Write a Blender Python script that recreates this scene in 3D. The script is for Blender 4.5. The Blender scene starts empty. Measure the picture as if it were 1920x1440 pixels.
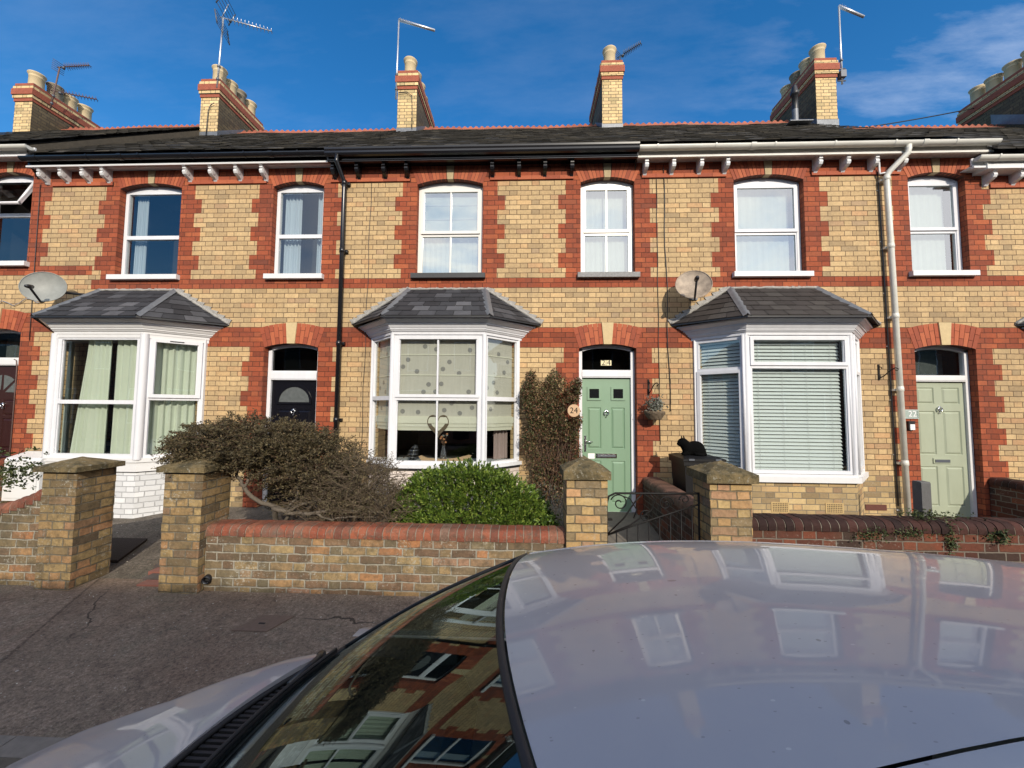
import bpy, math, random
import numpy as np
from mathutils import Vector, Matrix, noise as mnoise
rnd = random.Random(7)
SC = bpy.context.scene
COL = SC.collection
R = math.radians

# ------------------------------------------------------------------ camera
EYE = 1.76                                     # metres above the pavement at the garden wall
CAM_P, CAM_Y, CAM_R = 0.05856, 0.03891, 0.00853
cp, sp, cy, sy = math.cos(CAM_P), math.sin(CAM_P), math.cos(CAM_Y), math.sin(CAM_Y)
Fv = Vector((-sy*cp, cy*cp, sp)); r0 = Vector((cy, sy, 0)); u0 = r0.cross(Fv)
Rv = math.cos(CAM_R)*r0 + math.sin(CAM_R)*u0
Uv = -math.sin(CAM_R)*r0 + math.cos(CAM_R)*u0
cam = bpy.data.cameras.new("camera"); cam.sensor_width = 36; cam.lens = 13.5
cam.clip_start = 0.02; cam.clip_end = 2000
camo = bpy.data.objects.new("camera", cam); COL.objects.link(camo)
M = Matrix.Identity(4)
for i in range(3):
    M[i][0], M[i][1], M[i][2] = Rv[i], Uv[i], -Fv[i]
M[2][3] = EYE
camo.matrix_world = M
SC.camera = camo

# ------------------------------------------------------------------ sun, sky, exposure
SUN_AZ, SUN_EL = R(164), R(25.7)                 # sun behind the camera and to the right
sl = bpy.data.lights.new("sun", 'SUN'); sl.energy = 3.05; sl.angle = R(0.53); sl.color = (1.0, 0.90, 0.76)
so = bpy.data.objects.new("sun", sl); COL.objects.link(so)
sd = Vector((math.sin(SUN_AZ)*math.cos(SUN_EL), math.cos(SUN_AZ)*math.cos(SUN_EL), math.sin(SUN_EL)))
so.rotation_euler = sd.to_track_quat('Z', 'Y').to_euler(); so.location = sd*30
SC.view_settings.view_transform = 'Standard'; SC.view_settings.look = 'None'
SC.view_settings.exposure = 0.50; SC.view_settings.gamma = 1.0; SC.view_settings.use_curve_mapping = False
w = bpy.data.worlds.new("World"); SC.world = w; w.use_nodes = True
nt = w.node_tree; nt.nodes.clear()
def wn(t, **k):
    n = nt.nodes.new(t)
    for a, b in k.items(): setattr(n, a, b)
    return n
sky = wn('ShaderNodeTexSky', sky_type='NISHITA', sun_disc=False, sun_elevation=SUN_EL, sun_rotation=SUN_AZ,
         air_density=1.0, dust_density=0.15, ozone_density=3.5)
hsv = wn('ShaderNodeHueSaturation'); hsv.inputs['Saturation'].default_value = 1.30; hsv.inputs['Value'].default_value = 1.08
nt.links.new(sky.outputs[0], hsv.inputs['Color'])
tc = wn('ShaderNodeTexCoord'); sx = wn('ShaderNodeSeparateXYZ'); nt.links.new(tc.outputs['Generated'], sx.inputs[0])
def wm(op, a, b=None, clamp=False):
    n = wn('ShaderNodeMath', operation=op, use_clamp=clamp)
    for i, v in enumerate((a, b)):
        if v is None: continue
        if hasattr(v, 'links') or hasattr(v, 'is_linked'): nt.links.new(v, n.inputs[i])
        else: n.inputs[i].default_value = v
    return n.outputs[0]
zc = wm('ADD', wm('MAXIMUM', sx.outputs[2], 0.0), 0.12)
cx = wm('DIVIDE', sx.outputs[0], zc); cyy = wm('DIVIDE', sx.outputs[1], zc)
cmb = wn('ShaderNodeCombineXYZ'); nt.links.new(cx, cmb.inputs[0]); nt.links.new(cyy, cmb.inputs[1])
nz = wn('ShaderNodeTexNoise'); nz.inputs['Scale'].default_value = 0.9; nz.inputs['Detail'].default_value = 7
nz.inputs['Roughness'].default_value = 0.58; nz.inputs['Distortion'].default_value = 0.5
nt.links.new(cmb.outputs[0], nz.inputs['Vector'])
# broken cloud over the street side (south), clear to the north with faint wisps
south = wm('MULTIPLY', wm('ADD', wm('MULTIPLY', sx.outputs[1], -1.0), 0.10), 2.5, True)
az = wm('DIVIDE', sx.outputs[0], wm('MAXIMUM', wm('MULTIPLY', sx.outputs[1], -1.0), 0.05))
notwest = wm('MULTIPLY', wm('ADD', az, 0.80), 2.4, True)     # the cloud stops to the south-west
cl_s = wm('MULTIPLY', wm('MULTIPLY', wm('SUBTRACT', nz.outputs[0], 0.24), 4.2, True), wm('MULTIPLY', south, notwest))
east = wm('MULTIPLY', wm('SUBTRACT', sx.outputs[0], 0.30), 2.6, True)
mp = wn('ShaderNodeMapping'); mp.inputs['Rotation'].default_value = (0, 0, R(28)); mp.inputs['Scale'].default_value = (0.9, 2.6, 1)
nt.links.new(cmb.outputs[0], mp.inputs[0])
nz2 = wn('ShaderNodeTexNoise'); nz2.inputs['Scale'].default_value = 1.5; nz2.inputs['Detail'].default_value = 8; nz2.inputs['Roughness'].default_value = 0.62
nt.links.new(mp.outputs[0], nz2.inputs['Vector'])
cl_n = wm('MULTIPLY', wm('MULTIPLY', wm('SUBTRACT', nz2.outputs[0], 0.47), 1.15, True), wm('ADD', wm('MULTIPLY', east, 0.75), 0.14, True))
cl = wm('MAXIMUM', cl_s, cl_n, True)
mix = wn('ShaderNodeMixRGB'); nt.links.new(cl, mix.inputs[0]); nt.links.new(hsv.outputs[0], mix.inputs[1])
mix.inputs[2].default_value = (9.0, 9.1, 9.5, 1)
bg = wn('ShaderNodeBackground'); bg.inputs['Strength'].default_value = 0.125
nt.links.new(mix.outputs[0], bg.inputs['Color'])
wo = wn('ShaderNodeOutputWorld'); nt.links.new(bg.outputs[0], wo.inputs['Surface'])

# ------------------------------------------------------------------ materials
class Nodes:
    def __init__(s, name):
        s.m = bpy.data.materials.new(name); s.m.use_nodes = True; s.t = s.m.node_tree
        s.b = s.t.nodes['Principled BSDF']; s.out = s.t.nodes['Material Output']
    def n(s, t, **k):
        x = s.t.nodes.new(t)
        for a, b in k.items(): setattr(x, a, b)
        return x
    def l(s, a, b): s.t.links.new(a, b)
    def math(s, op, a, b=None, c=None, clamp=False):
        x = s.n('ShaderNodeMath', operation=op, use_clamp=clamp)
        for i, v in enumerate((a, b, c)):
            if v is None: continue
            if isinstance(v, (int, float)): x.inputs[i].default_value = v
            else: s.l(v, x.inputs[i])
        return x.outputs[0]
    def noise(s, vec, scale, detail=4, rough=0.6):
        x = s.n('ShaderNodeTexNoise'); x.inputs['Scale'].default_value = scale
        x.inputs['Detail'].default_value = detail; x.inputs['Roughness'].default_value = rough
        s.l(vec, x.inputs['Vector']); return x.outputs[0]
    def ramp(s, fac, stops, interp='LINEAR'):
        x = s.n('ShaderNodeValToRGB'); cr = x.color_ramp; cr.interpolation = interp
        while len(cr.elements) < len(stops): cr.elements.new(0.5)
        for e, (p, c) in zip(cr.elements, stops):
            e.position = p; e.color = (*c, 1) if len(c) == 3 else c
        s.l(fac, x.inputs[0]); return x.outputs[0]
    def mix(s, fac, a, b, mode='MIX'):
        x = s.n('ShaderNodeMixRGB', blend_type=mode)
        for i, v in enumerate((fac, a, b)):
            if isinstance(v, (int, float)): x.inputs[i].default_value = v
            elif isinstance(v, tuple): x.inputs[i].default_value = (*v, 1)
            else: s.l(v, x.inputs[i])
        return x.outputs[0]
    def bump(s, h, strength, dist=0.01):
        x = s.n('ShaderNodeBump'); x.inputs['Strength'].default_value = strength; x.inputs['Distance'].default_value = dist
        s.l(h, x.inputs['Height']); s.l(x.outputs[0], s.b.inputs['Normal'])
    def pos(s): return s.n('ShaderNodeNewGeometry').outputs['Position']
    def rpi(s): return s.n('ShaderNodeNewGeometry').outputs['Random Per Island']

def mat(name, col, rough=0.6, metal=0.0, var=0.0, scale=8.0, bump=0.0, bscale=60, island=None, coat=0, spec=0.5, trans=0, stretch=None):
    N = Nodes(name); b = N.b
    b.inputs['Roughness'].default_value = rough; b.inputs['Metallic'].default_value = metal
    b.inputs['Coat Weight'].default_value = coat; b.inputs['Coat Roughness'].default_value = 0.03
    b.inputs['Specular IOR Level'].default_value = spec
    c = None
    P = N.pos()
    if stretch:
        mpn = N.n('ShaderNodeMapping'); mpn.inputs['Scale'].default_value = stretch; N.l(P, mpn.inputs[0]); P = mpn.outputs[0]
    if island:
        c = N.ramp(N.rpi(), island)
    if var:
        base = c if c is not None else col
        f = N.noise(P, scale, 5, 0.65)
        f = N.math('MULTIPLY_ADD', N.math('SUBTRACT', f, 0.5), 2.4*var, 1.0)
        hs = N.n('ShaderNodeHueSaturation'); N.l(f, hs.inputs['Value'])
        if isinstance(base, tuple): hs.inputs['Color'].default_value = (*base, 1)
        else: N.l(base, hs.inputs['Color'])
        c = hs.outputs[0]
    if c is None: b.inputs['Base Color'].default_value = (*col, 1)
    else: N.l(c, b.inputs['Base Color'])
    if bump: N.bump(N.noise(P, bscale, 4, 0.6), bump, 0.01)
    return N.m

def brick_mat(name, stops, mortar, joint=0.010, course=0.0765, z0=3.569, S=0.2295, H=0.115, bump=0.6,
              dirt=0.25, dirtcol=(0.10, 0.09, 0.07), lichen=0.0, wob=0.004, rough=0.85, xoff=0.0, fine=0.22, streak=0.12, grime=0.0):
    N = Nodes(name); b = N.b; b.inputs['Roughness'].default_value = rough; b.inputs['Specular IOR Level'].default_value = 0.25
    g = N.n('ShaderNodeNewGeometry'); P = g.outputs['Position']
    sp_ = N.n('ShaderNodeSeparateXYZ'); N.l(P, sp_.inputs[0]); sn = N.n('ShaderNodeSeparateXYZ'); N.l(g.outputs['True Normal'], sn.inputs[0])
    u = N.math('ADD', N.math('MULTIPLY', N.math('MULTIPLY', sp_.outputs[0], sn.outputs[1]), -1.0), N.math('MULTIPLY', sp_.outputs[1], sn.outputs[0]))
    nn = N.n('ShaderNodeTexNoise'); nn.inputs['Scale'].default_value = 9.0; nn.inputs['Detail'].default_value = 3; N.l(P, nn.inputs['Vector'])
    sc = N.n('ShaderNodeSeparateColor'); N.l(nn.outputs['Color'], sc.inputs[0])
    u = N.math('ADD', u, N.math('MULTIPLY_ADD', sc.outputs[0], 2*wob, -wob + xoff))
    z = N.math('ADD', sp_.outputs[2], N.math('MULTIPLY_ADD', sc.outputs[1], 2*wob, -wob - z0))
    Pp = S + H
    rr = N.math('DIVIDE', z, course); row = N.math('FLOOR', rr); v = N.math('FRACT', rr)
    par = N.math('FRACT', N.math('MULTIPLY', row, 0.5))
    uu = N.math('ADD', N.math('DIVIDE', u, Pp), par); cell = N.math('FLOOR', uu); f = N.math('FRACT', uu)
    isH = N.math('GREATER_THAN', f, S/Pp)
    du = N.math('MULTIPLY', f, Pp)
    d1 = N.math('MINIMUM', du, N.math('ABSOLUTE', N.math('SUBTRACT', du, S)))
    d1 = N.math('MINIMUM', d1, N.math('SUBTRACT', Pp, du))
    dv = N.math('MULTIPLY', N.math('MINIMUM', v, N.math('SUBTRACT', 1.0, v)), course)
    d = N.math('MINIMUM', d1, dv)
    face = N.math('DIVIDE', N.math('SUBTRACT', d, joint*0.5 - 0.0015), 0.003, clamp=True)
    cid = N.n('ShaderNodeCombineXYZ'); N.l(N.math('MULTIPLY_ADD', cell, 2.0, isH), cid.inputs[0]); N.l(row, cid.inputs[1])
    wnz = N.n('ShaderNodeTexWhiteNoise', noise_dimensions='3D'); N.l(cid.outputs[0], wnz.inputs['Vector'])
    col = N.ramp(wnz.outputs['Value'], stops)
    ws = N.n('ShaderNodeSeparateColor'); N.l(wnz.outputs['Color'], ws.inputs[0])
    f1 = N.noise(P, 34, 5, 0.7); f2 = N.noise(P, 120, 3, 0.6)
    val = N.math('MULTIPLY_ADD', N.math('SUBTRACT', f1, 0.5), 2.6*fine, 1.0)
    val = N.math('MULTIPLY', val, N.math('MULTIPLY_ADD', ws.outputs[1], 0.22, 0.90))
    hs = N.n('ShaderNodeHueSaturation'); N.l(col, hs.inputs['Color']); N.l(val, hs.inputs['Value'])
    col = hs.outputs[0]
    big = N.noise(P, 1.3, 6, 0.65)
    dm = N.math('MULTIPLY', N.math('MULTIPLY', N.math('SUBTRACT', big, 0.46), 5.0, clamp=True), dirt)
    col = N.mix(dm, col, dirtcol)
    st = N.n('ShaderNodeMapping'); st.inputs['Scale'].default_value = (5.5, 5.5, 0.45); N.l(P, st.inputs[0])
    sm_ = N.math('MULTIPLY', N.math('SUBTRACT', N.noise(st.outputs[0], 1.0, 6, 0.7), 0.50), 5.0, clamp=True)
    col = N.mix(N.math('MULTIPLY', sm_, streak), col, dirtcol)
    chip = N.math('MULTIPLY', N.math('SUBTRACT', N.noise(P, 60, 5, 0.8), 0.60), 8.0, clamp=True)
    col = N.mix(N.math('MULTIPLY', chip, 0.45), col, tuple(min(.6, c*1.5+.04) for c in dirtcol))
    mcol = N.mix(N.noise(P, 20, 4, 0.6), mortar, tuple(x*0.6 for x in mortar))
    col = N.mix(face, mcol, col)
    if lichen:
        ln = N.noise(P, 48, 8, 0.75); lb = N.noise(P, 3.0, 4, 0.6)
        lm = N.math('MULTIPLY', N.math('SUBTRACT', N.math('ADD', ln, N.math('MULTIPLY', lb, 0.5)), 0.83), 9.0, clamp=True)
        col = N.mix(N.math('MULTIPLY', lm, lichen), col, (0.42, 0.41, 0.35))
        gn = N.noise(P, 5, 6, 0.7)
        gm = N.math('MULTIPLY', N.math('SUBTRACT', gn, 0.52), 4.0, clamp=True)
        col = N.mix(N.math('MULTIPLY', gm, lichen*0.75), col, (0.085, 0.080, 0.038))
    if grime:
        gr = N.math('MULTIPLY', N.math('SUBTRACT', N.noise(P, 11, 7, 0.75), 0.47), 6.0, clamp=True); col = N.mix(N.math('MULTIPLY', gr, grime), col, (0.055, 0.045, 0.030))
        ef = N.math('MULTIPLY', N.math('SUBTRACT', N.noise(P, 38, 7, 0.8), 0.60), 9.0, clamp=True); col = N.mix(N.math('MULTIPLY', ef, grime*.9), col, (0.40, 0.38, 0.32))
    N.l(col, b.inputs['Base Color'])
    h = N.math('ADD', N.math('MULTIPLY', face, 1.0), N.math('MULTIPLY', f1, 0.5))
    h = N.math('ADD', h, N.math('MULTIPLY', f2, 0.25)); h = N.math('ADD', h, N.math('MULTIPLY', ws.outputs[2], 0.35))
    N.bump(h, bump, 0.006)
    return N.m

MT = {}
Y1, Y2, Y3 = (0.60, 0.43, 0.22), (0.68, 0.50, 0.27), (0.50, 0.36, 0.18)
MT['yellow'] = brick_mat('yellow_brick', [(0, (0.33, 0.24, 0.135)), (0.08, (0.41, 0.285, 0.15)), (0.35, (0.46, 0.325, 0.17)), (0.65, (0.50, 0.355, 0.187)), (0.90, (0.49, 0.33, 0.165)), (0.97, (0.47, 0.28, 0.145)), (1, (0.35, 0.25, 0.15))],
                         (0.135, 0.092, 0.055), dirt=0.34, dirtcol=(0.25, 0.185, 0.115), joint=.0085, fine=.34, streak=.34)
MT['red'] = brick_mat('red_brick', [(0, (0.19, 0.048, 0.024)), (0.25, (0.25, 0.060, 0.028)), (0.7, (0.30, 0.073, 0.032)), (0.93, (0.36, 0.100, 0.042)), (1, (0.17, 0.05, 0.03))],
                      (0.085, 0.032, 0.022), dirt=0.34, dirtcol=(0.135, 0.052, 0.037), fine=0.30, joint=0.0075, streak=.30)
MT['redplain'] = mat('red_rubbed_brick', (0.38, 0.09, 0.035), 0.8, var=0.16, scale=30, bump=0.25, bscale=90,
                     island=[(0, (0.23, 0.050, 0.022)), (0.5, (0.32, 0.072, 0.030)), (1, (0.40, 0.105, 0.042))])
MT['joint'] = mat('dark_mortar', (0.10, 0.04, 0.028), 0.9)
MT['whitebrick'] = brick_mat('white_painted_brick', [(0, (0.58, 0.59, 0.60)), (1, (0.65, 0.66, 0.67))], (0.56, 0.57, 0.58), dirt=0.12, dirtcol=(0.5, 0.5, 0.5), fine=0.04, rough=0.55, bump=1.0)
MT['pinkbrick'] = brick_mat('cream_painted_brick', [(0, (0.62, 0.54, 0.49)), (1, (0.67, 0.60, 0.55))], (0.54, 0.47, 0.42), dirt=0.25, dirtcol=(0.42, 0.36, 0.32), fine=0.05, rough=0.6, bump=1.0)
MT['basebrick'] = brick_mat('weathered_yellow_brick', [(0, (0.22, 0.16, 0.09)), (0.3, (0.46, 0.33, 0.16)), (0.6, (0.50, 0.37, 0.19)), (0.85, (0.40, 0.25, 0.12)), (1, (0.24, 0.16, 0.10))], (0.24, 0.20, 0.14), dirt=0.55, dirtcol=(0.22, 0.17, 0.10), lichen=0.25)
OLD = [(0, (0.13, 0.085, 0.055)), (0.2, (0.20, 0.12, 0.07)), (0.4, (0.155, 0.13, 0.08)), (0.58, (0.25, 0.165, 0.085)), (0.72, (0.33, 0.24, 0.115)), (0.86, (0.36, 0.16, 0.07)), (0.94, (0.20, 0.17, 0.11)), (1, (0.32, 0.16, 0.10))]
MT['oldwall'] = brick_mat('old_garden_brick', OLD, (0.38, 0.35, 0.28), joint=0.013, course=0.078, z0=0.512, dirt=0.75, dirtcol=(0.105, 0.088, 0.055), lichen=.8, wob=0.012, fine=0.50, bump=1.0, grime=.55)
MT['oldpier'] = brick_mat('old_pier_brick', [(0, (0.12, 0.085, 0.055)), (0.25, (0.26, 0.18, 0.085)), (0.5, (0.34, 0.24, 0.11)), (0.75, (0.31, 0.19, 0.085)), (0.88, (0.38, 0.20, 0.10)), (1, (0.16, 0.11, 0.07))], (0.20, 0.17, 0.12), joint=0.011, course=0.078, z0=1.10, dirt=0.7, dirtcol=(0.125, 0.095, 0.050), lichen=0.7, wob=0.012, fine=0.50, bump=1.0, xoff=0.075, grime=.55)
MT['pierbright'] = brick_mat('ochre_pier_brick', [(0, (0.20, 0.15, 0.09)), (0.25, (0.40, 0.28, 0.13)), (0.5, (0.47, 0.33, 0.15)), (0.75, (0.42, 0.26, 0.11)), (0.88, (0.48, 0.27, 0.15)), (1, (0.26, 0.16, 0.10))], (0.20, 0.16, 0.10), joint=0.011, course=0.078, z0=1.10, dirt=0.4, dirtcol=(0.22, 0.165, 0.085), lichen=0.4, wob=0.010, fine=0.42, bump=1.0, xoff=0.075, grime=.28)
MT['marwall'] = brick_mat('maroon_garden_brick', [(0, (0.030, 0.018, 0.015)), (0.35, (0.070, 0.026, 0.018)), (0.7, (0.12, 0.038, 0.022)), (0.9, (0.19, 0.058, 0.030)), (1, (0.05, 0.032, 0.026))], (0.20, 0.17, 0.135), joint=0.012, course=0.078, z0=0.676, dirt=0.5, dirtcol=(0.06, 0.045, 0.032), lichen=0.3, wob=0.009, fine=0.35, bump=1.0)
def copemat(name, isl, dark, pale):
    N = Nodes(name); P = N.pos(); b = N.b; b.inputs['Roughness'].default_value = .8; b.inputs['Specular IOR Level'].default_value = .25
    n1, n2, n3 = N.noise(P, 16, 7, .75), N.noise(P, 70, 6, .75), N.noise(P, 4, 5, .7)
    col = N.ramp(N.rpi(), isl); col = N.mix(N.math('MULTIPLY', N.math('SUBTRACT', n1, .46), 4.5, clamp=True), col, dark)
    col = N.mix(N.math('MULTIPLY', N.math('MULTIPLY', N.math('SUBTRACT', n2, .57), 8, clamp=True), .7), col, pale)
    col = N.mix(N.math('MULTIPLY', N.math('SUBTRACT', n3, .52), 3, clamp=True), col, tuple((a+c)*.4 for a, c in zip(dark, pale)))
    N.l(col, b.inputs['Base Color']); N.bump(N.math('ADD', n1, n2), .9, .008); return N.m
MT['coping'] = copemat('red_coping_brick', [(0, (0.15, 0.055, 0.036)), (0.3, (0.25, 0.070, 0.038)), (0.55, (0.19, 0.080, 0.052)), (0.8, (0.31, 0.095, 0.048)), (1, (0.20, 0.12, 0.085))], (0.085, 0.052, 0.036), (0.34, 0.28, 0.22))
MT['marcoping'] = mat('maroon_coping_brick', (0.1, 0.04, 0.04), 0.8, spec=.2, var=0.45, scale=30, bump=0.5, bscale=60,
                      island=[(0, (0.020, 0.011, 0.010)), (0.6, (0.038, 0.017, 0.014)), (1, (0.065, 0.026, 0.020))])
MT['brncoping'] = mat('brown_coping_brick', (0.2, 0.1, 0.07), 0.7, var=0.25, scale=24, bump=0.4, bscale=60,
                      island=[(0, (0.075, 0.040, 0.028)), (0.6, (0.115, 0.058, 0.040)), (1, (0.155, 0.082, 0.056))])
MT['copmortar'] = mat('coping_mortar', (0.22, 0.19, 0.15), 0.95, var=0.3, scale=40, bump=0.4)
MT['capstone'] = mat('mossy_capstone', (0.155, 0.125, 0.070), 0.92, var=0.85, scale=11, bump=0.7, bscale=40)
def capmat():
    N = Nodes('mossy_capstone'); P = N.pos(); b = N.b; b.inputs['Roughness'].default_value = .95; b.inputs['Specular IOR Level'].default_value = .2
    n1, n2, n3 = N.noise(P, 7, 6, .7), N.noise(P, 31, 6, .75), N.noise(P, 13, 7, .7)
    col = N.ramp(n1, [(.30, (.055, .050, .032)), (.45, (.115, .092, .050)), (.55, (.175, .135, .070)), (.66, (.23, .17, .085)), (.78, (.12, .10, .055))])
    col = N.mix(N.math('MULTIPLY', N.math('SUBTRACT', n2, .56), 9, clamp=True), col, (.30, .28, .22)); col = N.mix(N.math('MULTIPLY', N.math('SUBTRACT', n3, .55), 6, clamp=True), col, (.045, .045, .028))
    N.l(col, b.inputs['Base Color']); N.bump(N.math('ADD', n2, n1), 1.0, .02); return N.m
MT['capstone'] = capmat()
MT['stone'] = mat('yellow_keystone', (0.52, 0.40, 0.22), 0.85, var=0.18, scale=18, bump=0.25)
MT['stonedull'] = mat('dull_keystone', (0.40, 0.31, 0.18), 0.85, var=0.22, scale=18, bump=0.25)
MT['slate'] = mat('roof_slate', (0.07, 0.07, 0.07), 0.75, spec=.25, var=0.4, scale=7, bump=0.3, bscale=30,
                  island=[(0, (0.030, 0.029, 0.026)), (0.5, (0.050, 0.047, 0.042)), (0.88, (0.074, 0.068, 0.058)), (1, (0.13, 0.115, 0.090))])
MT['bayslate'] = mat('bay_roof_slate', (0.06, 0.06, 0.07), 0.7, spec=.25, var=0.35, scale=6, bump=0.3, bscale=25,
                     island=[(0, (0.024, 0.024, 0.027)), (0.6, (0.038, 0.039, 0.044)), (0.85, (0.060, 0.061, 0.068)), (1, (0.095, 0.096, 0.105))])
MT['bayslate_brown'] = mat('brown_bay_slate', (0.06, 0.05, 0.05), 0.7, spec=.25, var=0.3, scale=6, bump=0.3, bscale=25,
                     island=[(0, (0.030, 0.026, 0.024)), (0.6, (0.040, 0.035, 0.033)), (1, (0.055, 0.050, 0.046))])
MT['verge'] = mat('brown_verge_mortar', (0.085, 0.070, 0.050), 0.95, var=0.35, scale=14, bump=0.5)
MT['lead'] = mat('lead_flashing', (0.15, 0.16, 0.175), 0.5, metal=0.35, var=0.35, scale=12, bump=0.4, bscale=30)
MT['mortar'] = mat('flaunching_mortar', (0.30, 0.29, 0.27), 0.95, var=0.45, scale=22, bump=1.0, bscale=45)
MT['terracotta'] = mat('terracotta_ridge', (0.33, 0.10, 0.055), 0.8, var=0.35, scale=10, bump=0.3,
                       island=[(0, (0.25, 0.075, 0.045)), (0.6, (0.36, 0.11, 0.06)), (1, (0.28, 0.12, 0.08))])
MT['pot'] = mat('buff_chimney_pot', (0.50, 0.40, 0.24), 0.75, var=0.22, scale=6, bump=0.15, stretch=(1, 1, 0.35))
MT['potdark'] = mat('sooty_pot', (0.20, 0.17, 0.12), 0.85, var=0.3, scale=6)
MT['black'] = mat('black_void', (0.012, 0.012, 0.012), 0.9)
MT['upvc'] = mat('white_upvc', (0.66, 0.67, 0.70), 0.33, var=0.10, scale=5, stretch=(2, 2, .5))
MT['cream'] = mat('cream_upvc', (0.68, 0.67, 0.63), 0.30, var=0.03, scale=3)
MT['wpaint'] = mat('white_gloss_paint', (0.66, 0.66, 0.66), 0.4, var=0.06, scale=12, bump=0.05)
MT['oldwhite'] = mat('weathered_white_paint', (0.62, 0.60, 0.55), 0.55, var=0.28, scale=9, bump=0.1, stretch=(0.5, 1, 3))
MT['soffitw'] = mat('peeling_soffit', (0.50, 0.46, 0.42), 0.7, var=0.5, scale=16, bump=0.2)
MT['bpaint'] = mat('black_gloss_paint', (0.010, 0.010, 0.012), 0.25)
MT['bplastic'] = mat('black_plastic', (0.018, 0.018, 0.02), 0.42, var=0.2, scale=20)
MT['darksill'] = mat('black_painted_sill', (0.035, 0.037, 0.04), 0.6, var=0.3, scale=30, bump=0.3)
MT['greysill'] = mat('grey_worn_sill', (0.22, 0.22, 0.22), 0.7, var=0.5, scale=40, bump=0.4)
MT['green'] = mat('green_composite_door', (0.185, 0.290, 0.195), 0.38, var=0.05, scale=9, bump=0.10, bscale=26, stretch=(1, 1, 0.12))
MT['sage'] = mat('sage_painted_door', (0.33, 0.365, 0.27), 0.45, var=0.10, scale=5, stretch=(1.5, 1.5, .5))
MT['blackdoor'] = mat('black_composite_door', (0.006, 0.006, 0.009), 0.25, spec=0.3)
MT['maroon'] = mat('maroon_wood_door', (0.030, 0.009, 0.008), 0.3, var=0.1, scale=9, spec=0.3)
MT['chrome'] = mat('chrome', (0.75, 0.75, 0.75), 0.16, metal=1.0)
MT['galv'] = mat('galvanised_tube', (0.55, 0.56, 0.58), 0.35, metal=0.7, var=0.15, scale=30)
MT['galvdark'] = mat('dark_aerial_metal', (0.10, 0.11, 0.13), 0.5, metal=0.4)
MT['rustmetal'] = mat('rusty_aerial_metal', (0.14, 0.09, 0.08), 0.7, metal=0.3, var=0.4, scale=30)
MT['dishL'] = mat('grey_dish', (0.22, 0.23, 0.215), 0.55, var=0.3, scale=9)
MT['dishR'] = mat('rusting_dish', (0.30, 0.24, 0.18), 0.6, var=0.85, scale=9)
MT['iron'] = mat('black_wrought_iron', (0.008, 0.007, 0.007), 0.6, var=0.3, scale=40, spec=.25)
MT['soil'] = mat('garden_soil', (0.040, 0.029, 0.020), 0.95, var=0.5, scale=20, bump=0.8)
MT['concrete'] = mat('concrete_path', (0.15, 0.13, 0.105), 0.9, var=0.35, scale=12, bump=0.4)
MT['tile'] = mat('red_quarry_tile', (0.20, 0.075, 0.055), 0.6, var=0.3, scale=12)
MT['darktile'] = mat('dark_quarry_tile', (0.07, 0.055, 0.05), 0.6, var=0.3, scale=12)
MT['mat'] = mat('bristle_doormat', (0.030, 0.020, 0.016), 0.95, var=0.5, scale=90, bump=1.0, bscale=160)
MT['manhole'] = mat('brown_iron_cover', (0.135, 0.092, 0.070), 0.7, var=0.3, scale=30, bump=0.5)
MT['post'] = mat('grey_concrete_post', (0.10, 0.10, 0.10), 0.9, var=0.25, scale=20, bump=0.3)
MT['blind'] = mat('venetian_slat', (0.72, 0.76, 0.76), 0.5)
MT['roman'] = mat('cream_roman_blind', (0.54, 0.51, 0.45), 0.9, var=0.12, scale=6, stretch=(6, 6, 0.6))
MT['romanband'] = mat('cream_blind_hem', (0.70, 0.68, 0.57), 0.9)
MT['romandot'] = mat('grey_dandelion_dot', (0.26, 0.25, 0.24), 0.9, var=0.35, scale=60)
MT['curtain'] = mat('pale_green_curtain', (0.62, 0.66, 0.55), 0.9, var=0.05, scale=4)
MT['net'] = mat('pale_net_curtain', (0.78, 0.80, 0.76), 0.9, var=0.08, scale=5)
MT['bluecurt'] = mat('blue_grey_curtain', (0.42, 0.48, 0.55), 0.9)
MT['rosecurt'] = mat('rose_curtain', (0.36, 0.27, 0.26), 0.9)
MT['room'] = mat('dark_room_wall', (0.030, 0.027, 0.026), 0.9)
MT['wicker'] = mat('wicker', (0.16, 0.12, 0.08), 0.9, var=0.5, scale=70, bump=1.0, bscale=90)
MT['wood'] = mat('pale_wood', (0.50, 0.33, 0.19), 0.6, var=0.15, scale=20, bump=0.1, stretch=(0.4, 3, 3))
MT['bark'] = mat('grey_bark', (0.12, 0.10, 0.078), 0.9, var=0.35, scale=40, bump=0.6)
MT['twig'] = mat('brown_twig', (0.10, 0.060, 0.040), 0.9, var=0.3, scale=40)
MT['binblk'] = mat('black_wheelie_bin', (0.008, 0.008, 0.009), 0.5, var=0.15, scale=12, spec=.3)
MT['fur'] = mat('black_fur', (0.003, 0.003, 0.003), 1.0, spec=.08, bump=0.6, bscale=120)
MT['white'] = mat('white_marking', (0.75, 0.75, 0.75), 0.5)
MT['plaque'] = mat('grey_slate_plaque', (0.30, 0.36, 0.33), 0.5)
MT['whitebox'] = mat('white_meter_box', (0.66, 0.67, 0.68), 0.4)
MT['goldlet'] = mat('cream_number_tile', (0.70, 0.62, 0.38), 0.5)
MT['pink'] = mat('orange_flower', (0.45, 0.20, 0.09), 0.8)
MT['glassware'] = mat('dark_glassware', (0.35, 0.35, 0.38), 0.08, metal=0.8)
MT['airbrick'] = mat('terracotta_air_brick', (0.44, 0.31, 0.14), 0.8, var=0.2)
MT['airred'] = mat('red_air_brick', (0.10, 0.032, 0.022), 0.8, var=0.3, scale=40)
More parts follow.
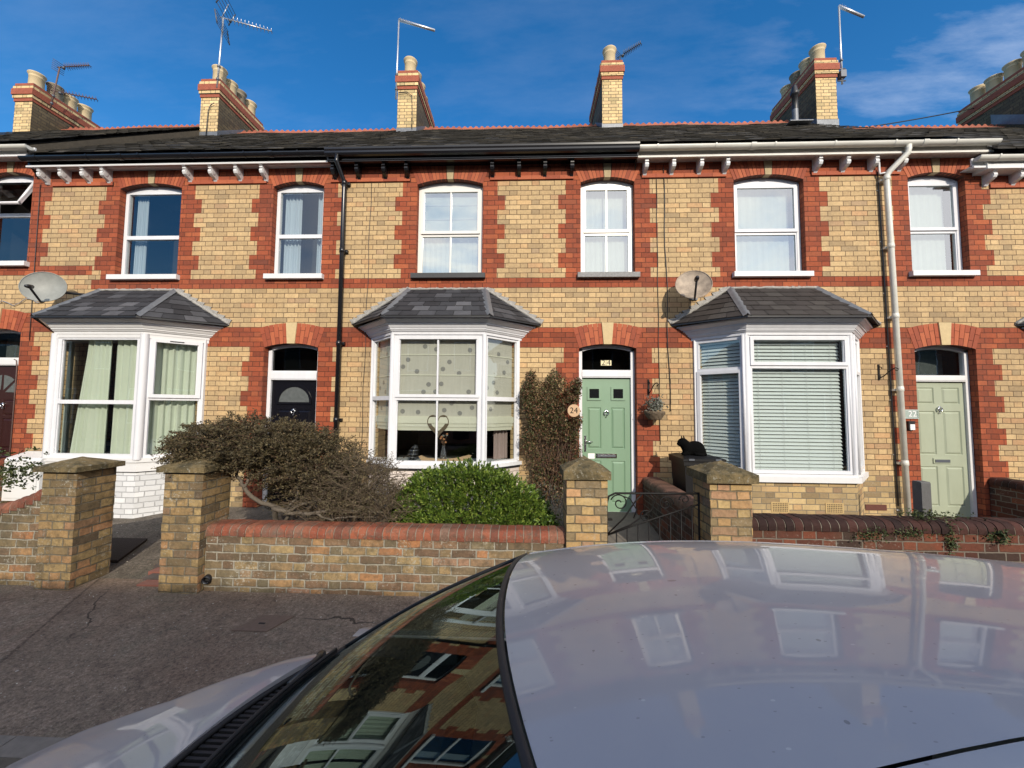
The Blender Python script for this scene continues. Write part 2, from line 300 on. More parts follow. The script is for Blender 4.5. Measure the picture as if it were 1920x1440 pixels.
MT['gutterw'] = mat('dirty_white_gutter', (0.62, 0.61, 0.55), 0.4, var=0.22, scale=7, stretch=(0.4, 1, 1))

MT['blackglass'] = mat('black_glass', (0.010, 0.011, 0.012), 0.08)
MT['obscure'] = mat('obscure_door_glass', (0.10, 0.11, 0.11), 0.18, var=0.4, scale=18)
def leafmat(name, stops, rough=0.5, trans=0.2):
    N = Nodes(name); N.l(N.ramp(N.rpi(), stops), N.b.inputs['Base Color']); N.b.inputs['Roughness'].default_value = rough
    N.b.inputs['Specular IOR Level'].default_value = 0.35
    return N.m
MT['leafgreen'] = leafmat('glossy_green_leaf', [(0, (0.022, 0.046, 0.008)), (0.45, (0.062, 0.110, 0.016)), (0.8, (0.12, 0.185, 0.026)), (1, (0.22, 0.27, 0.055))], 0.38)
MT['leafbrown'] = leafmat('olive_brown_leaf', [(0, (0.030, 0.024, 0.013)), (0.5, (0.068, 0.054, 0.026)), (0.85, (0.105, 0.084, 0.038)), (1, (0.15, 0.10, 0.052))], 0.7)
MT['leaftwig'] = leafmat('grey_brown_leaf', [(0, (0.040, 0.032, 0.018)), (0.5, (0.085, 0.068, 0.036)), (0.85, (0.12, 0.105, 0.050)), (1, (0.18, 0.14, 0.08))], 0.75)
MT['greytwig'] = mat('grey_brown_twig', (0.12, 0.088, 0.058), 0.9, var=.3, scale=40)
MT['leafclimb'] = leafmat('climber_leaf', [(0, (0.030, 0.022, 0.014)), (0.30, (0.050, 0.060, 0.020)), (0.52, (0.095, 0.100, 0.034)), (0.66, (0.10, 0.048, 0.026)), (0.85, (0.16, 0.075, 0.040)), (1, (0.24, 0.16, 0.09))], 0.6)
MT['leafgrey'] = leafmat('grey_lavender_leaf', [(0, (0.12, 0.13, 0.10)), (0.6, (0.20, 0.21, 0.17)), (1, (0.27, 0.26, 0.24))], 0.8)
MT['leafweed'] = leafmat('dark_weed_leaf', [(0, (0.020, 0.035, 0.010)), (0.6, (0.050, 0.070, 0.020)), (1, (0.10, 0.10, 0.035))], 0.6)

def glassmat(name, tint, refl=(1.0, 1.0, 1.0), ior=1.9, rough=0.0):
    R0 = ((ior-1)/(ior+1))**2
    N = Nodes(name); t = N.t; t.nodes.remove(N.b)
    tr = N.n('ShaderNodeBsdfTransparent'); tr.inputs[0].default_value = (*tint, 1)
    gl = N.n('ShaderNodeBsdfGlossy'); refl = refl if isinstance(refl, tuple) else (refl,)*3; gl.inputs['Color'].default_value = (*refl, 1); gl.inputs['Roughness'].default_value = rough
    lw = N.n('ShaderNodeLayerWeight'); lw.inputs['Blend'].default_value = 0.5
    frf = N.math('MULTIPLY_ADD', N.math('POWER', lw.outputs['Facing'], 5.0), 1-R0, R0)
    # slight pane waviness
    bp = N.n('ShaderNodeBump'); bp.inputs['Strength'].default_value = 0.05; bp.inputs['Distance'].default_value = 0.02
    N.l(N.noise(N.pos(), 2.2, 2, 0.5), bp.inputs['Height']); N.l(bp.outputs[0], gl.inputs['Normal'])
    mx = N.n('ShaderNodeMixShader'); N.l(frf, mx.inputs[0]); N.l(tr.outputs[0], mx.inputs[1]); N.l(gl.outputs[0], mx.inputs[2])
    N.l(mx.outputs[0], N.out.inputs['Surface']); return N.m
MT['glass'] = glassmat('window_glass', (0.80, 0.84, 0.82), 0.95, 2.1)
MT['glassup'] = glassmat('upper_window_glass', (0.60, 0.66, 0.64), 1.0, 3.9)
MT['glassdk'] = glassmat('obscure_glass', (0.25, 0.26, 0.25), 0.6, 1.45, 0.02)
MT['screen'] = glassmat('windscreen_glass', (0.36, 0.43, 0.40), (0.62, 0.78, 0.80), 1.95)

# ------------------------------------------------------------------ mesh helper
class MB:
    def __init__(s): s.v = []; s.f = []; s.m = []; s.mats = []; s.sm = []
    def mi(s, m):
        if m not in s.mats: s.mats.append(m)
        return s.mats.index(m)
    def face(s, pts, m, smooth=False):
        b = len(s.v); s.v += [tuple(p) for p in pts]; s.f.append(tuple(range(b, b+len(pts)))); s.m.append(s.mi(m)); s.sm.append(smooth)
    def poly(s, verts, faces, m, smooth=False):
        b = len(s.v); s.v += [tuple(p) for p in verts]; k = s.mi(m)
        for f in faces: s.f.append(tuple(b+i for i in f)); s.m.append(k); s.sm.append(smooth)
    def obox(s, O, u, n, a0, a1, d0, d1, z0, z1, m):
        # O (x,y); u, n unit 2-D vectors; spans a along u, d along n (outwards), z0..z1
        P = lambda a, d, z: (O[0]+u[0]*a+n[0]*d, O[1]+u[1]*a+n[1]*d, z)
        v = [P(a0, d0, z0), P(a1, d0, z0), P(a1, d1, z0), P(a0, d1, z0), P(a0, d0, z1), P(a1, d0, z1), P(a1, d1, z1), P(a0, d1, z1)]
        f = [(0, 3, 2, 1), (4, 5, 6, 7), (0, 1, 5, 4), (1, 2, 6, 5), (2, 3, 7, 6), (3, 0, 4, 7)]
        det = u[0]*n[1]-u[1]*n[0]
        if det < 0: f = [tuple(reversed(q)) for q in f]
        s.poly(v, f, m)
    def box(s, x0, x1, y0, y1, z0, z1, m): s.obox((0, 0), (1, 0), (0, 1), x0, x1, y0, y1, z0, z1, m)
    def prism(s, pts, ax, a, b, m, smooth=False):
        # pts: 2-D outline; ax 'x': (y,z), 'y': (x,z), 'z': (x,y)
        def P(p, t): return {'x': (t, p[0], p[1]), 'y': (p[0], t, p[1]), 'z': (p[0], p[1], t)}[ax]
        n = len(pts); v = [P(p, a) for p in pts]+[P(p, b) for p in pts]
        f = [(i, (i+1) % n, n+(i+1) % n, n+i) for i in range(n)]
        s.poly(v, f+[tuple(range(n-1, -1, -1)), tuple(range(n, 2*n))], m, smooth)
    def tube(s, path, r, m, n=8, cap=True, smooth=True):
        path = [Vector(p) for p in path]; rs = r if isinstance(r, (list, tuple)) else [r]*len(path)
        v = []; f = []; ref = None
        for i, p in enumerate(path):
            t = (path[min(i+1, len(path)-1)]-path[max(i-1, 0)])
            if t.length < 1e-9: t = Vector((0, 0, 1))
            t.normalize()
            if ref is None: ref = Vector((0, 0, 1)) if abs(t.z) < 0.9 else Vector((0, 1, 0))
            a = t.cross(ref)
            if a.length < 1e-6: a = t.cross(Vector((1, 0, 0)))
            a.normalize(); bb = a.cross(t).normalized(); ref = bb
            for k in range(n):
                th = 2*math.pi*k/n; v.append(p+(a*math.cos(th)+bb*math.sin(th))*rs[i])
        for i in range(len(path)-1):
            for k in range(n): f.append((i*n+k, i*n+(k+1) % n, (i+1)*n+(k+1) % n, (i+1)*n+k))
        if cap: f += [tuple(range(n-1, -1, -1)), tuple(range((len(path)-1)*n, len(path)*n))]
        s.poly(v, f, m, smooth)
    def lathe(s, prof, c, m, n=20, axis=(0, 0, 1), smooth=True):
        # prof: (radius, height) list, around axis at c
        ax = Vector(axis).normalized(); q = ax.to_track_quat('Z', 'Y'); v = []; f = []
        for r, h in prof:
            for k in range(n):
                th = 2*math.pi*k/n; v.append(Vector(c)+q @ Vector((r*math.cos(th), r*math.sin(th), h)))
        for i in range(len(prof)-1):
            for k in range(n): f.append((i*n+k, i*n+(k+1) % n, (i+1)*n+(k+1) % n, (i+1)*n+k))
        s.poly(v, f, m, smooth)
    def grid(s, P, m, smooth=True, flip=False):
        # P: list of rows of points
        nr, nc = len(P), len(P[0]); v = [p for row in P for p in row]
        f = [(i*nc+j, i*nc+j+1, (i+1)*nc+j+1, (i+1)*nc+j) for i in range(nr-1) for j in range(nc-1)]
        if flip: f = [tuple(reversed(q)) for q in f]
        s.poly(v, f, m, smooth)
    def build(s, name, parent=None, **tags):
        off = root_loc(parent)
        me = bpy.data.meshes.new(name)
        me.from_pydata([(a-off[0], b-off[1], c-off[2]) for a, b, c in s.v], [], s.f)
        for m in s.mats: me.materials.append(MT[m])
        me.polygons.foreach_set('material_index', s.m); me.polygons.foreach_set('use_smooth', s.sm); me.update()
        o = bpy.data.objects.new(name, me); COL.objects.link(o)
        if parent is not None: o.parent = parent
        for k, v in tags.items(): o[k] = v
        return o
LOC = {}
def root_loc(p):
    while p is not None and p.parent is not None: p = p.parent
    return LOC.get(p.name, (0, 0, 0)) if p is not None else (0, 0, 0)
def thing(name, label, cat, loc=(0, 0, 0), group=None):
    o = bpy.data.objects.new(name, None); COL.objects.link(o); o.location = loc; o.empty_display_size = 0.1
    LOC[o.name] = tuple(loc); o['label'] = label; o['category'] = cat
    if group: o['group'] = group
    return o
def struct(o): o['kind'] = 'structure'; return o
def text_mesh(body, size, ext, mname):
    c = bpy.data.curves.new('lettering', 'FONT'); c.body = body; c.size = size; c.extrude = ext; c.align_x = 'CENTER'; c.align_y = 'CENTER'
    c.resolution_u = 4
    o = bpy.data.objects.new('lettering', c); COL.objects.link(o)
    dg = bpy.context.evaluated_depsgraph_get(); dg.update()
    me = bpy.data.meshes.new_from_object(o.evaluated_get(dg)); bpy.data.objects.remove(o); bpy.data.curves.remove(c)
    me.materials.clear(); me.materials.append(MT[mname]); return me
def text_on(name, body, size, centre, parent, mname, ext=0.002, mat3=None, width=None):
    me = text_mesh(body, size, ext, mname); off = root_loc(parent)
    if mat3 is None: mat3 = Matrix(((1, 0, 0), (0, 0, -1), (0, 1, 0)))      # stands upright, faces -Y
    S3 = Matrix.Diagonal((width or 1, 1, 1))
    me.transform((mat3 @ S3).to_4x4())
    o = bpy.data.objects.new(name, me); COL.objects.link(o); o.parent = parent
    o.location = Vector(centre)-Vector(off); return o

def fast(name, parent, V, F, m):
    off = Vector(root_loc(parent)); me = bpy.data.meshes.new(name); me.from_pydata([tuple(Vector(v)-off) for v in V], [], F); me.materials.append(MT[m]); me.update()
    o = bpy.data.objects.new(name, me); COL.objects.link(o); o.parent = parent; return o
class Leaves:
    def __init__(s): s.V = []; s.F = []
    def add(s, p, d, L, w_):
        d = d.normalized(); a = d.cross(Vector((rnd.gauss(0, 1), rnd.gauss(0, 1), rnd.gauss(0, 1))))
        if a.length < 1e-3: return
        a.normalize(); n_ = a.cross(d); k = len(s.V)
        s.V += [p, p+d*L*.5+a*L*w_*.5+n_*L*.05, p+d*L, p+d*L*.5-a*L*w_*.5+n_*L*.05]; s.F.append((k, k+1, k+2, k+3))

# ------------------------------------------------------------------ ground, pavement, road
YF = 5.7575                                     # house fronts
def zc_(c): return 3.569+0.0765*c
def asphalt(name, c1, c2, patch=True):
    N = Nodes(name); P = N.pos(); b = N.b; b.inputs['Roughness'].default_value = 0.9; b.inputs['Specular IOR Level'].default_value = 0.25
    big = N.noise(P, 0.8, 7, 0.7); mid = N.noise(P, 7, 7, 0.75); fine = N.noise(P, 150, 3, 0.7); agg = N.noise(P, 42, 4, 0.75)
    col = N.mix(N.math('MULTIPLY', N.math('SUBTRACT', big, 0.38), 5.0, clamp=True), c1, c2)
    # older greenish-grey surface in places, darker reinstated trench in others
    g_ = N.math('MULTIPLY', N.math('SUBTRACT', N.noise(P, 1.7, 7, 0.75), 0.52), 7.0, clamp=True)
    col = N.mix(N.math('MULTIPLY', g_, 0.55), col, tuple(c*.75 for c in (c2[1], c2[1], c2[2]*.95)))
    if patch:
        sp3 = N.n('ShaderNodeSeparateXYZ'); N.l(P, sp3.inputs[0])
        e = N.math('ADD', N.math('ADD', sp3.outputs[0], N.math('MULTIPLY', sp3.outputs[1], .55)), N.math('MULTIPLY', mid, .06))
        pm = N.math('MULTIPLY', N.math('GREATER_THAN', e, -2.15), N.math('LESS_THAN', e, .9)); col = N.mix(N.math('MULTIPLY', pm, .30), col, tuple(c*.62 for c in c1))
        ed = N.math('LESS_THAN', N.math('ABSOLUTE', N.math('SUBTRACT', e, -2.15)), .012); col = N.mix(N.math('MULTIPLY', ed, .6), col, tuple(c*.4 for c in c1))
    v = N.math('MULTIPLY_ADD', N.math('SUBTRACT', mid, 0.5), 1.3, 1.0)
    v = N.math('MULTIPLY', v, N.math('MULTIPLY_ADD', N.math('SUBTRACT', agg, 0.5), 2.6, 1.0)); v = N.math('MULTIPLY', v, N.math('MULTIPLY_ADD', N.math('SUBTRACT', fine, 0.5), 1.8, 1.0))
    hs = N.n('ShaderNodeHueSaturation'); N.l(col, hs.inputs['Color']); N.l(v, hs.inputs['Value']); col = hs.outputs[0]
    for sc_, th, rad, amt, cc in ((75, .90, .28, .55, (.36, .33, .28)), (34, .93, .20, .75, (.42, .39, .34)), (6.5, .80, .055, .8, (.50, .47, .42)), (3.1, .75, .05, .7, (.03, .025, .02))):
        vo = N.n('ShaderNodeTexVoronoi'); vo.inputs['Scale'].default_value = sc_; N.l(P, vo.inputs['Vector'])
        q = N.n('ShaderNodeSeparateColor'); N.l(vo.outputs['Color'], q.inputs[0])
        m_ = N.math('MULTIPLY', N.math('GREATER_THAN', q.outputs[0], th), N.math('LESS_THAN', vo.outputs['Distance'], rad)); col = N.mix(N.math('MULTIPLY', m_, amt), col, cc)
    # hairline cracks
    dst = N.n('ShaderNodeMapping'); N.l(P, dst.inputs[0]); nzc = N.n('ShaderNodeTexNoise'); nzc.inputs['Scale'].default_value = 3.0; nzc.inputs['Detail'].default_value = 5; N.l(P, nzc.inputs['Vector'])
    ad = N.n('ShaderNodeVectorMath', operation='MULTIPLY_ADD'); N.l(nzc.outputs['Color'], ad.inputs[0]); ad.inputs[1].default_value = (.35, .35, .0); N.l(P, ad.inputs[2])
    vc = N.n('ShaderNodeTexVoronoi', feature='DISTANCE_TO_EDGE'); vc.inputs['Scale'].default_value = 0.75; N.l(ad.outputs[0], vc.inputs['Vector'])
    cr_ = N.math('MULTIPLY', N.math('LESS_THAN', vc.outputs['Distance'], .0045), N.math('MULTIPLY', N.math('SUBTRACT', N.noise(P, 1.1, 3, .6), .48), 8.0, clamp=True)); col = N.mix(N.math('MULTIPLY', cr_, .75), col, (.015, .013, .012))
    N.l(col, b.inputs['Base Color']); N.bump(N.math('ADD', N.math('ADD', fine, agg), N.math('MULTIPLY', mid, 0.8)), 1.0, 0.008)
    return N.m
MT['pave'] = asphalt('pavement_asphalt', (0.200, 0.142, 0.106), (0.245, 0.192, 0.148))
MT['drive'] = asphalt('driveway_asphalt', (0.105, 0.088, 0.070), (0.150, 0.130, 0.106), False)
MT['road'] = asphalt('road_asphalt', (0.090, 0.082, 0.075), (0.12, 0.110, 0.10), False)
MT['kerb'] = mat('kerb_stone', (0.17, 0.15, 0.13), 0.9, var=0.3, scale=20, bump=0.4)
KY = 1.96
b = MB(); b.box(-300, 300, -300, 300, -0.60, -0.50, 'soil'); struct(b.build('ground'))
b = MB()
b.grid([[(x, y, -0.15-0.0+0.04*(1-abs(y+1.6)/3.6)) for x in np.linspace(-60, 60, 61)] for y in np.linspace(-5.16, KY-0.005, 13)], 'road', flip=False)
struct(b.build('road'))
b = MB()
def pz(x, y): return -0.045+0.045*(y-2.09)/1.5+0.006*mnoise.noise(Vector((x*1.3, y*1.3, 3)))
xs = np.linspace(-16, 12, 141); ys = np.linspace(KY+0.125, 3.80, 24)
b.grid([[(x, y, pz(x, y)) for x in xs] for y in ys], 'pave')
b.face([(-60, KY+.125, -.05), (-16, KY+.125, -.05), (-16, 3.8, 0), (-60, 3.8, 0)], 'pave'); b.face([(12, KY+.125, -.05), (60, KY+.125, -.05), (60, 3.8, 0), (12, 3.8, 0)], 'pave')
struct(b.build('pavement'))
b = MB()
for i in range(-33, 33):
    b.box(i*0.914+0.003, (i+1)*0.914-0.003, KY, KY+0.122, -0.30, -0.042+rnd.uniform(-.003, .003), 'kerb')
struct(b.build('kerb'))
b = MB(); b.box(-60, 60, -6.95, -5.16, -0.3, -0.04, 'pave'); struct(b.build('far_pavement'))
# front gardens: tarmac drive, soil bed, path
def gz(y): return 0.0+0.20*max(0, (y-3.8))/1.95
def strip(name, x0, x1, m, rough=0.012, y0=3.80, y1=YF+0.1, dz=0.0):
    b = MB(); nx = max(2, int((x1-x0)*14)); ny = 28
    b.grid([[(x, y, gz(y)+dz+rough*mnoise.noise(Vector((x*3, y*3, 1)))) for x in np.linspace(x0, x1, nx)] for y in np.linspace(y0, y1, ny)], m)
    return struct(b.build(name))
strip('driveway', -7.6, -3.25, 'drive', 0.006)
strip('garden_bed', -3.25, 0.60, 'soil', 0.05, dz=0.18)
strip('garden_path', 0.60, 1.70, 'concrete', 0.003)
strip('front_yard', 1.70, 9.2, 'concrete', 0.004)
strip('neighbour_yard', -13.5, -7.6, 'drive', 0.006)

# ------------------------------------------------------------------ houses
COPE = 0.0765
def quoin_w(k): return 0.2295 if k % 2 == 0 else 0.3445
def arch_geo(a, r):
    Rr = (a*a+r*r)/(2*r); return Rr, math.asin(a/Rr)
def arch_z(x, a, spring, r):
    Rr, _ = arch_geo(a, r); return spring+r-Rr+math.sqrt(max(0, Rr*Rr-x*x))

def facade(x0, xl, xr, sh, house, base='yellow', panel_hi_left=None, panel_right=None, prev_small_r=None, bay=None, opposite=False):
    """front wall in one mesh: banded brick with toothed quoins, openings and reveals"""
    Zs = sh*0.0765
    bigL, bigR = x0-2.42-0.515, x0-2.42+0.515; smL, smR = x0+0.013-0.408, x0+0.013+0.408
    dL, dR = x0-0.425, x0+0.425
    wz0, wsp, dsp, dz0 = 3.785+Zs, 5.215+Zs, 2.643+Zs, 0.15
    ztop = 5.52 + (0.19 if sh > 0 else (-0.12 if sh < 0 else 0))
    b = MB()
    edges = {xl, xr}
    for e, sgn in ((bigL, -1), (bigR, 1), (smL, -1), (smR, 1), (dL, -1), (dR, 1)):
        for d in (0, .2295, .3445): edges.add(e+sgn*d)
    if prev_small_r is not None:
        for d in (.2295, .3445): edges.add(prev_small_r+d)
    nxt = x0+4.845-2.42-0.515
    for d in (.2295, .3445): edges.add(nxt-d)
    if bay: edges |= {bay[0]-bay[1]+.12, bay[0]+bay[1]-.12}
    if panel_hi_left: edges.add(panel_hi_left)
    if panel_right: edges.add(panel_right)
    edges = sorted(e for e in edges if xl-1e-6 <= e <= xr+1e-6)
    zl = [-0.3, 0.15]+[zc_(c)+Zs for c in (-36, -33, -30, -27, -24, -21, -18, -15, -12, -8, 0, 2, 4, 7, 10, 13, 16, 19, 22)]+[wz0, wsp, 2.643+Zs, .95, 2.85, ztop, 5.252]
    zl = sorted(set(round(z, 5) for z in zl if z <= ztop+1e-6))
    def material(x, z):
        c = (z-3.569-Zs)/0.0765
        if panel_hi_left and x > panel_hi_left and z > 5.252: return 'red'
        if panel_right and x > panel_right and z > 5.252-0.23: return 'red'
        if c > 22: return 'red'
        if c > 2:
            k = int((22-c)//3)
            for e, s_ in ((bigL, -1), (bigR, 1), (smL, -1), (smR, 1)):
                if 0 <= (x-e)*s_ < quoin_w(k): return 'red'
            if prev_small_r is not None and 0 <= x-prev_small_r < quoin_w(k): return 'red'
            if 0 <= nxt-x < quoin_w(k): return 'red'
            if bigL < x < bigR or smL < x < smR: return 'red'
            return 'yellow'
        if c > 0: return 'red'
        if c > -8: return 'yellow'
        if c > -12: return 'red'
        if c > -36:
            k = int((-12-c)//3)
            for e, s_ in ((dL, -1), (dR, 1)):
                if 0 <= (x-e)*s_ < quoin_w(k): return 'red'
            return 'yellow'
        for e, s_ in ((dL, -1), (dR, 1)):
            if 0 <= (x-e)*s_ < .2295: return 'red'
        return 'basebrick'
    for i in range(len(edges)-1):
        xa, xb = edges[i], edges[i+1]; xm = (xa+xb)/2
        if xb-xa < 1e-4: continue
        for j in range(len(zl)-1):
            za, zb = zl[j], zl[j+1]; zm = (za+zb)/2
            if zb-za < 1e-4: continue
            if (bigL < xm < bigR or smL < xm < smR) and zm > wz0: continue
            if dL < xm < dR and 0.15 < zm < zc_(-8)+Zs: continue
            if bay and abs(xm-bay[0]) < bay[1]-.12 and 0.95 < zm < 2.85: continue
            b.face([(xa, YF, za), (xb, YF, za), (xb, YF, zb), (xa, YF, zb)], material(xm, zm))
    D = 0.115
    # arch spandrels, reveals
    for (xa, xb, z0, spz, r, zt) in ((bigL, bigR, wz0, wsp, .085, ztop), (smL, smR, wz0, wsp, .080, ztop), (dL, dR, dz0, dsp, .066, zc_(-8)+Zs)):
        xc, a = (xa+xb)/2, (xb-xa)/2; n = 14
        zs = [(xc-a+2*a*k/n, arch_z(-a+2*a*k/n, a, spz, r)) for k in range(n+1)]
        for k in range(n):
            (p, zp), (q, zq) = zs[k], zs[k+1]
            b.face([(p, YF, zp), (q, YF, zq), (q, YF, zt), (p, YF, zt)], 'joint')
            b.face([(p, YF-.004, zp), (p, YF+D, zp), (q, YF+D, zq), (q, YF-.004, zq)], 'joint')
        b.face([(xa, YF, z0), (xa, YF, spz), (xa, YF+D, spz), (xa, YF+D, z0)], 'red')
        b.face([(xb, YF, z0), (xb, YF+D, z0), (xb, YF+D, spz), (xb, YF, spz)], 'red')
        b.face([(xa, YF, z0), (xa, YF+D, z0), (xb, YF+D, z0), (xb, YF, z0)], 'basebrick')
    # back and ends so that the house is a solid
    for (xx) in (xl, xr): b.face([(xx, YF+.001, -.3), (xx, 13.2, -.3), (xx, 13.2, 5.4), (xx, YF+.001, 5.4)], 'basebrick')
    b.face([(xl, 13.2, -.3), (xl, 13.2, 5.5), (xr, 13.2, 5.5), (xr, 13.2, -.3)], 'basebrick')
    b.build('wall', house)
    # voussoirs and keystones
    for (xa, xb, spz, r, T, N_, ks, zmax) in ((bigL, bigR, wsp, .085, .34, 18, 'stonedull', ztop-.012), (smL, smR, wsp, .080, .34, 14, 'stonedull', ztop-.012), (dL, dR, dsp, .066, .315, 13, 'stone', 99)):
        xc, a = (xa+xb)/2, (xb-xa)/2; Rr, ph = arch_geo(a, r); z0 = spz+r-Rr; kh = 0.055/Rr if zmax < 90 else .060/Rr
        m = MB(); g = .0032/Rr
        n2 = N_//2
        for s_ in (-1, 1):
            m = MB()
            for k in range(n2):
                t0 = kh+(ph-kh)*k/n2+g; t1 = kh+(ph-kh)*(k+1)/n2-g
                rows = [(Rr, Rr+T)] if zmax < 90 else ([(Rr, Rr+T*.66-.003), (Rr+T*.66+.003, Rr+T)] if k % 2 else [(Rr, Rr+T*.33-.003), (Rr+T*.33+.003, Rr+T)])
                for (ra, rb) in rows:
                    pts = [(xc+s_*ra*math.sin(t0), z0+ra*math.cos(t0)), (xc+s_*ra*math.sin(t1), z0+ra*math.cos(t1)),
                           (xc+s_*rb*math.sin(t1), min(zmax, z0+rb*math.cos(t1))), (xc+s_*rb*math.sin(t0), min(zmax, z0+rb*math.cos(t0)))]
                    if s_ < 0: pts.reverse()
                    pr = .004+rnd.uniform(0, .002)
                    m.prism(pts, 'y', YF-pr, YF+.06, 'redplain')
            m.build('arch', house)
        m = MB(); zt = min(zmax, z0+Rr+T+.006); zb = z0+Rr-.006; wb, wt = (.046, .060) if zmax < 90 else (.060, .088)
        m.prism([(xc-wb, zb), (xc+wb, zb), (xc+wt, zt), (xc-wt, zt)], 'y', YF-(.010 if zmax < 90 else .022), YF+.08, ks)
        m.build('keystone', house)
    return dict(bigL=bigL, bigR=bigR, smL=smL, smR=smR, dL=dL, dR=dR, wz0=wz0, wsp=wsp, dsp=dsp, Zs=Zs, ztop=ztop, x0=x0)

def string_course(house, spans, z=5.265):
    for a, b_ in spans:
        m = MB(); n = int((b_-a)/.2295)+1
        for k in range(n): m.box(a+(b_-a)*k/n+.002, a+(b_-a)*(k+1)/n-.002, YF-.022-rnd.uniform(0, .002), YF+.02, z, z+.060, 'redplain')
        m.box(a, b_, YF-.018, YF+.019, z+.002, z+.057, 'joint'); m.build('string_course', house)

BR = [(0, 0), (.02, .004), (.04, .030), (.06, .040), (.10, .055), (.135, .075), (.150, .105), (.148, .13), (.128, .150), (.150, .156), (.150, .172), (.132, .176), (.132, .184), (.168, .188), (.168, .222), (0, .222)]
def bracket(house, x, m, z=5.290):
    b = MB(); b.prism([(YF-p, z+h) for p, h in reversed(BR)], 'x', x-.026, x+.026, m)
    for s_ in (-1, 1): b.prism([(YF-.105+.030*math.cos(t), z+.108+.030*math.sin(t)) for t in np.linspace(0, 2*math.pi, 12, endpoint=False)], 'x', x+s_*.026, x+s_*.031, m)
    b.build('eaves_bracket', house)

def eaves(house, xa, xb, style, dz=0.0, clips=True, endcap=True):
    EO = .088; dz += .030      # how far the gutter stands forward of the wall
    # fascia and soffit
    gm, fm, sm_ = {'black_white': ('bpaint', 'wpaint', 'wpaint'), 'black': ('bpaint', 'bpaint', 'bpaint'), 'white': ('gutterw', 'oldwhite', 'soffitw'), 'white2': ('gutterw', 'wpaint', 'wpaint')}[style]
    f = MB()
    if style == 'black_white':
        f.box(xa, xb, 5.487+EO, 5.510+EO, 5.455+dz, 5.480+dz, fm); f.box(xa, xb, 5.510+EO, 5.530+EO, 5.457+dz, 5.60+dz, 'bpaint')
        f.box(xa, xb, 5.505+EO, YF-.002, 5.484+dz, 5.496+dz, sm_)
    elif style == 'black':
        f.prism([(y, z+dz) for y, z in ((5.53+EO, 5.60), (5.42+EO, 5.60), (5.42+EO, 5.545), (5.46+EO, 5.52), (5.47+EO, 5.47), (5.49+EO, 5.455), (5.53+EO, 5.455))][::-1], 'x', xa, xb, fm)
        f.box(xa, xb, 5.530+EO, YF-.002, 5.484+dz, 5.496+dz, sm_)
    else:
        f.box(xa, xb, 5.487+EO, 5.512+EO, 5.447+dz, 5.475+dz, fm); f.box(xa, xb, 5.512+EO, 5.532+EO, 5.450+dz, 5.60+dz, fm)
        f.box(xa, xb, 5.509+EO, YF-.002, 5.480+dz, 5.492+dz, sm_)
    f.build('fascia', house)
    g = MB()
    if style == 'black':
        pr = [(5.425+EO, 5.612), (5.372+EO, 5.612), (5.372+EO, 5.585), (5.382+EO, 5.56), (5.378+EO, 5.53), (5.392+EO, 5.505), (5.425+EO, 5.495)]
        g.prism([(y, z+dz) for y, z in pr][::-1], 'x', xa, xb, gm)
        g.box(xa+.03, xb, 5.480+EO, 5.487+EO, 5.458+dz, 5.464+dz, 'galvdark')  # lighter strip paints the highlight along the bottom edge
    else:
        cy_, cz_ = 5.442+EO, 5.575+dz; r = .056; n = 12
        arc = [(cy_+r*math.cos(t), cz_+r*math.sin(t)) for t in np.linspace(math.pi, 2*math.pi, n)]
        arci = [(cy_+(r-.005)*math.cos(t), cz_+(r-.005)*math.sin(t)) for t in np.linspace(2*math.pi, math.pi, n)]
        g.prism(arc+arci, 'x', xa, xb, gm)
        if endcap:
            for e in (xa, xb): g.prism(arc, 'x', e-.006, e+.006, gm)
        x = xa+.25
        if clips:
            while x < xb-.05:
                arc2 = [(cy_+(r+.006)*math.cos(t), cz_+(r+.006)*math.sin(t)) for t in np.linspace(math.pi, 2*math.pi, n)]
                arc3 = [(cy_+(r+.001)*math.cos(t), cz_+(r+.001)*math.sin(t)) for t in np.linspace(2*math.pi, math.pi, n)]
                g.prism([(cy_-r-.006, cz_+.008)]+arc2+arc3, 'x', x, x+.022, gm); x += .84
            for jx in np.arange(xa+1.6, xb-.2, 2.4):
                arc2 = [(cy_+(r+.008)*math.cos(t), cz_+(r+.008)*math.sin(t)) for t in np.linspace(math.pi, 2*math.pi, n)]
                g.prism(arc2+[(cy_+r, cz_+.004), (cy_-r-.008, cz_+.004)], 'x', jx, jx+.07, gm)
    g.build('gutter', house)

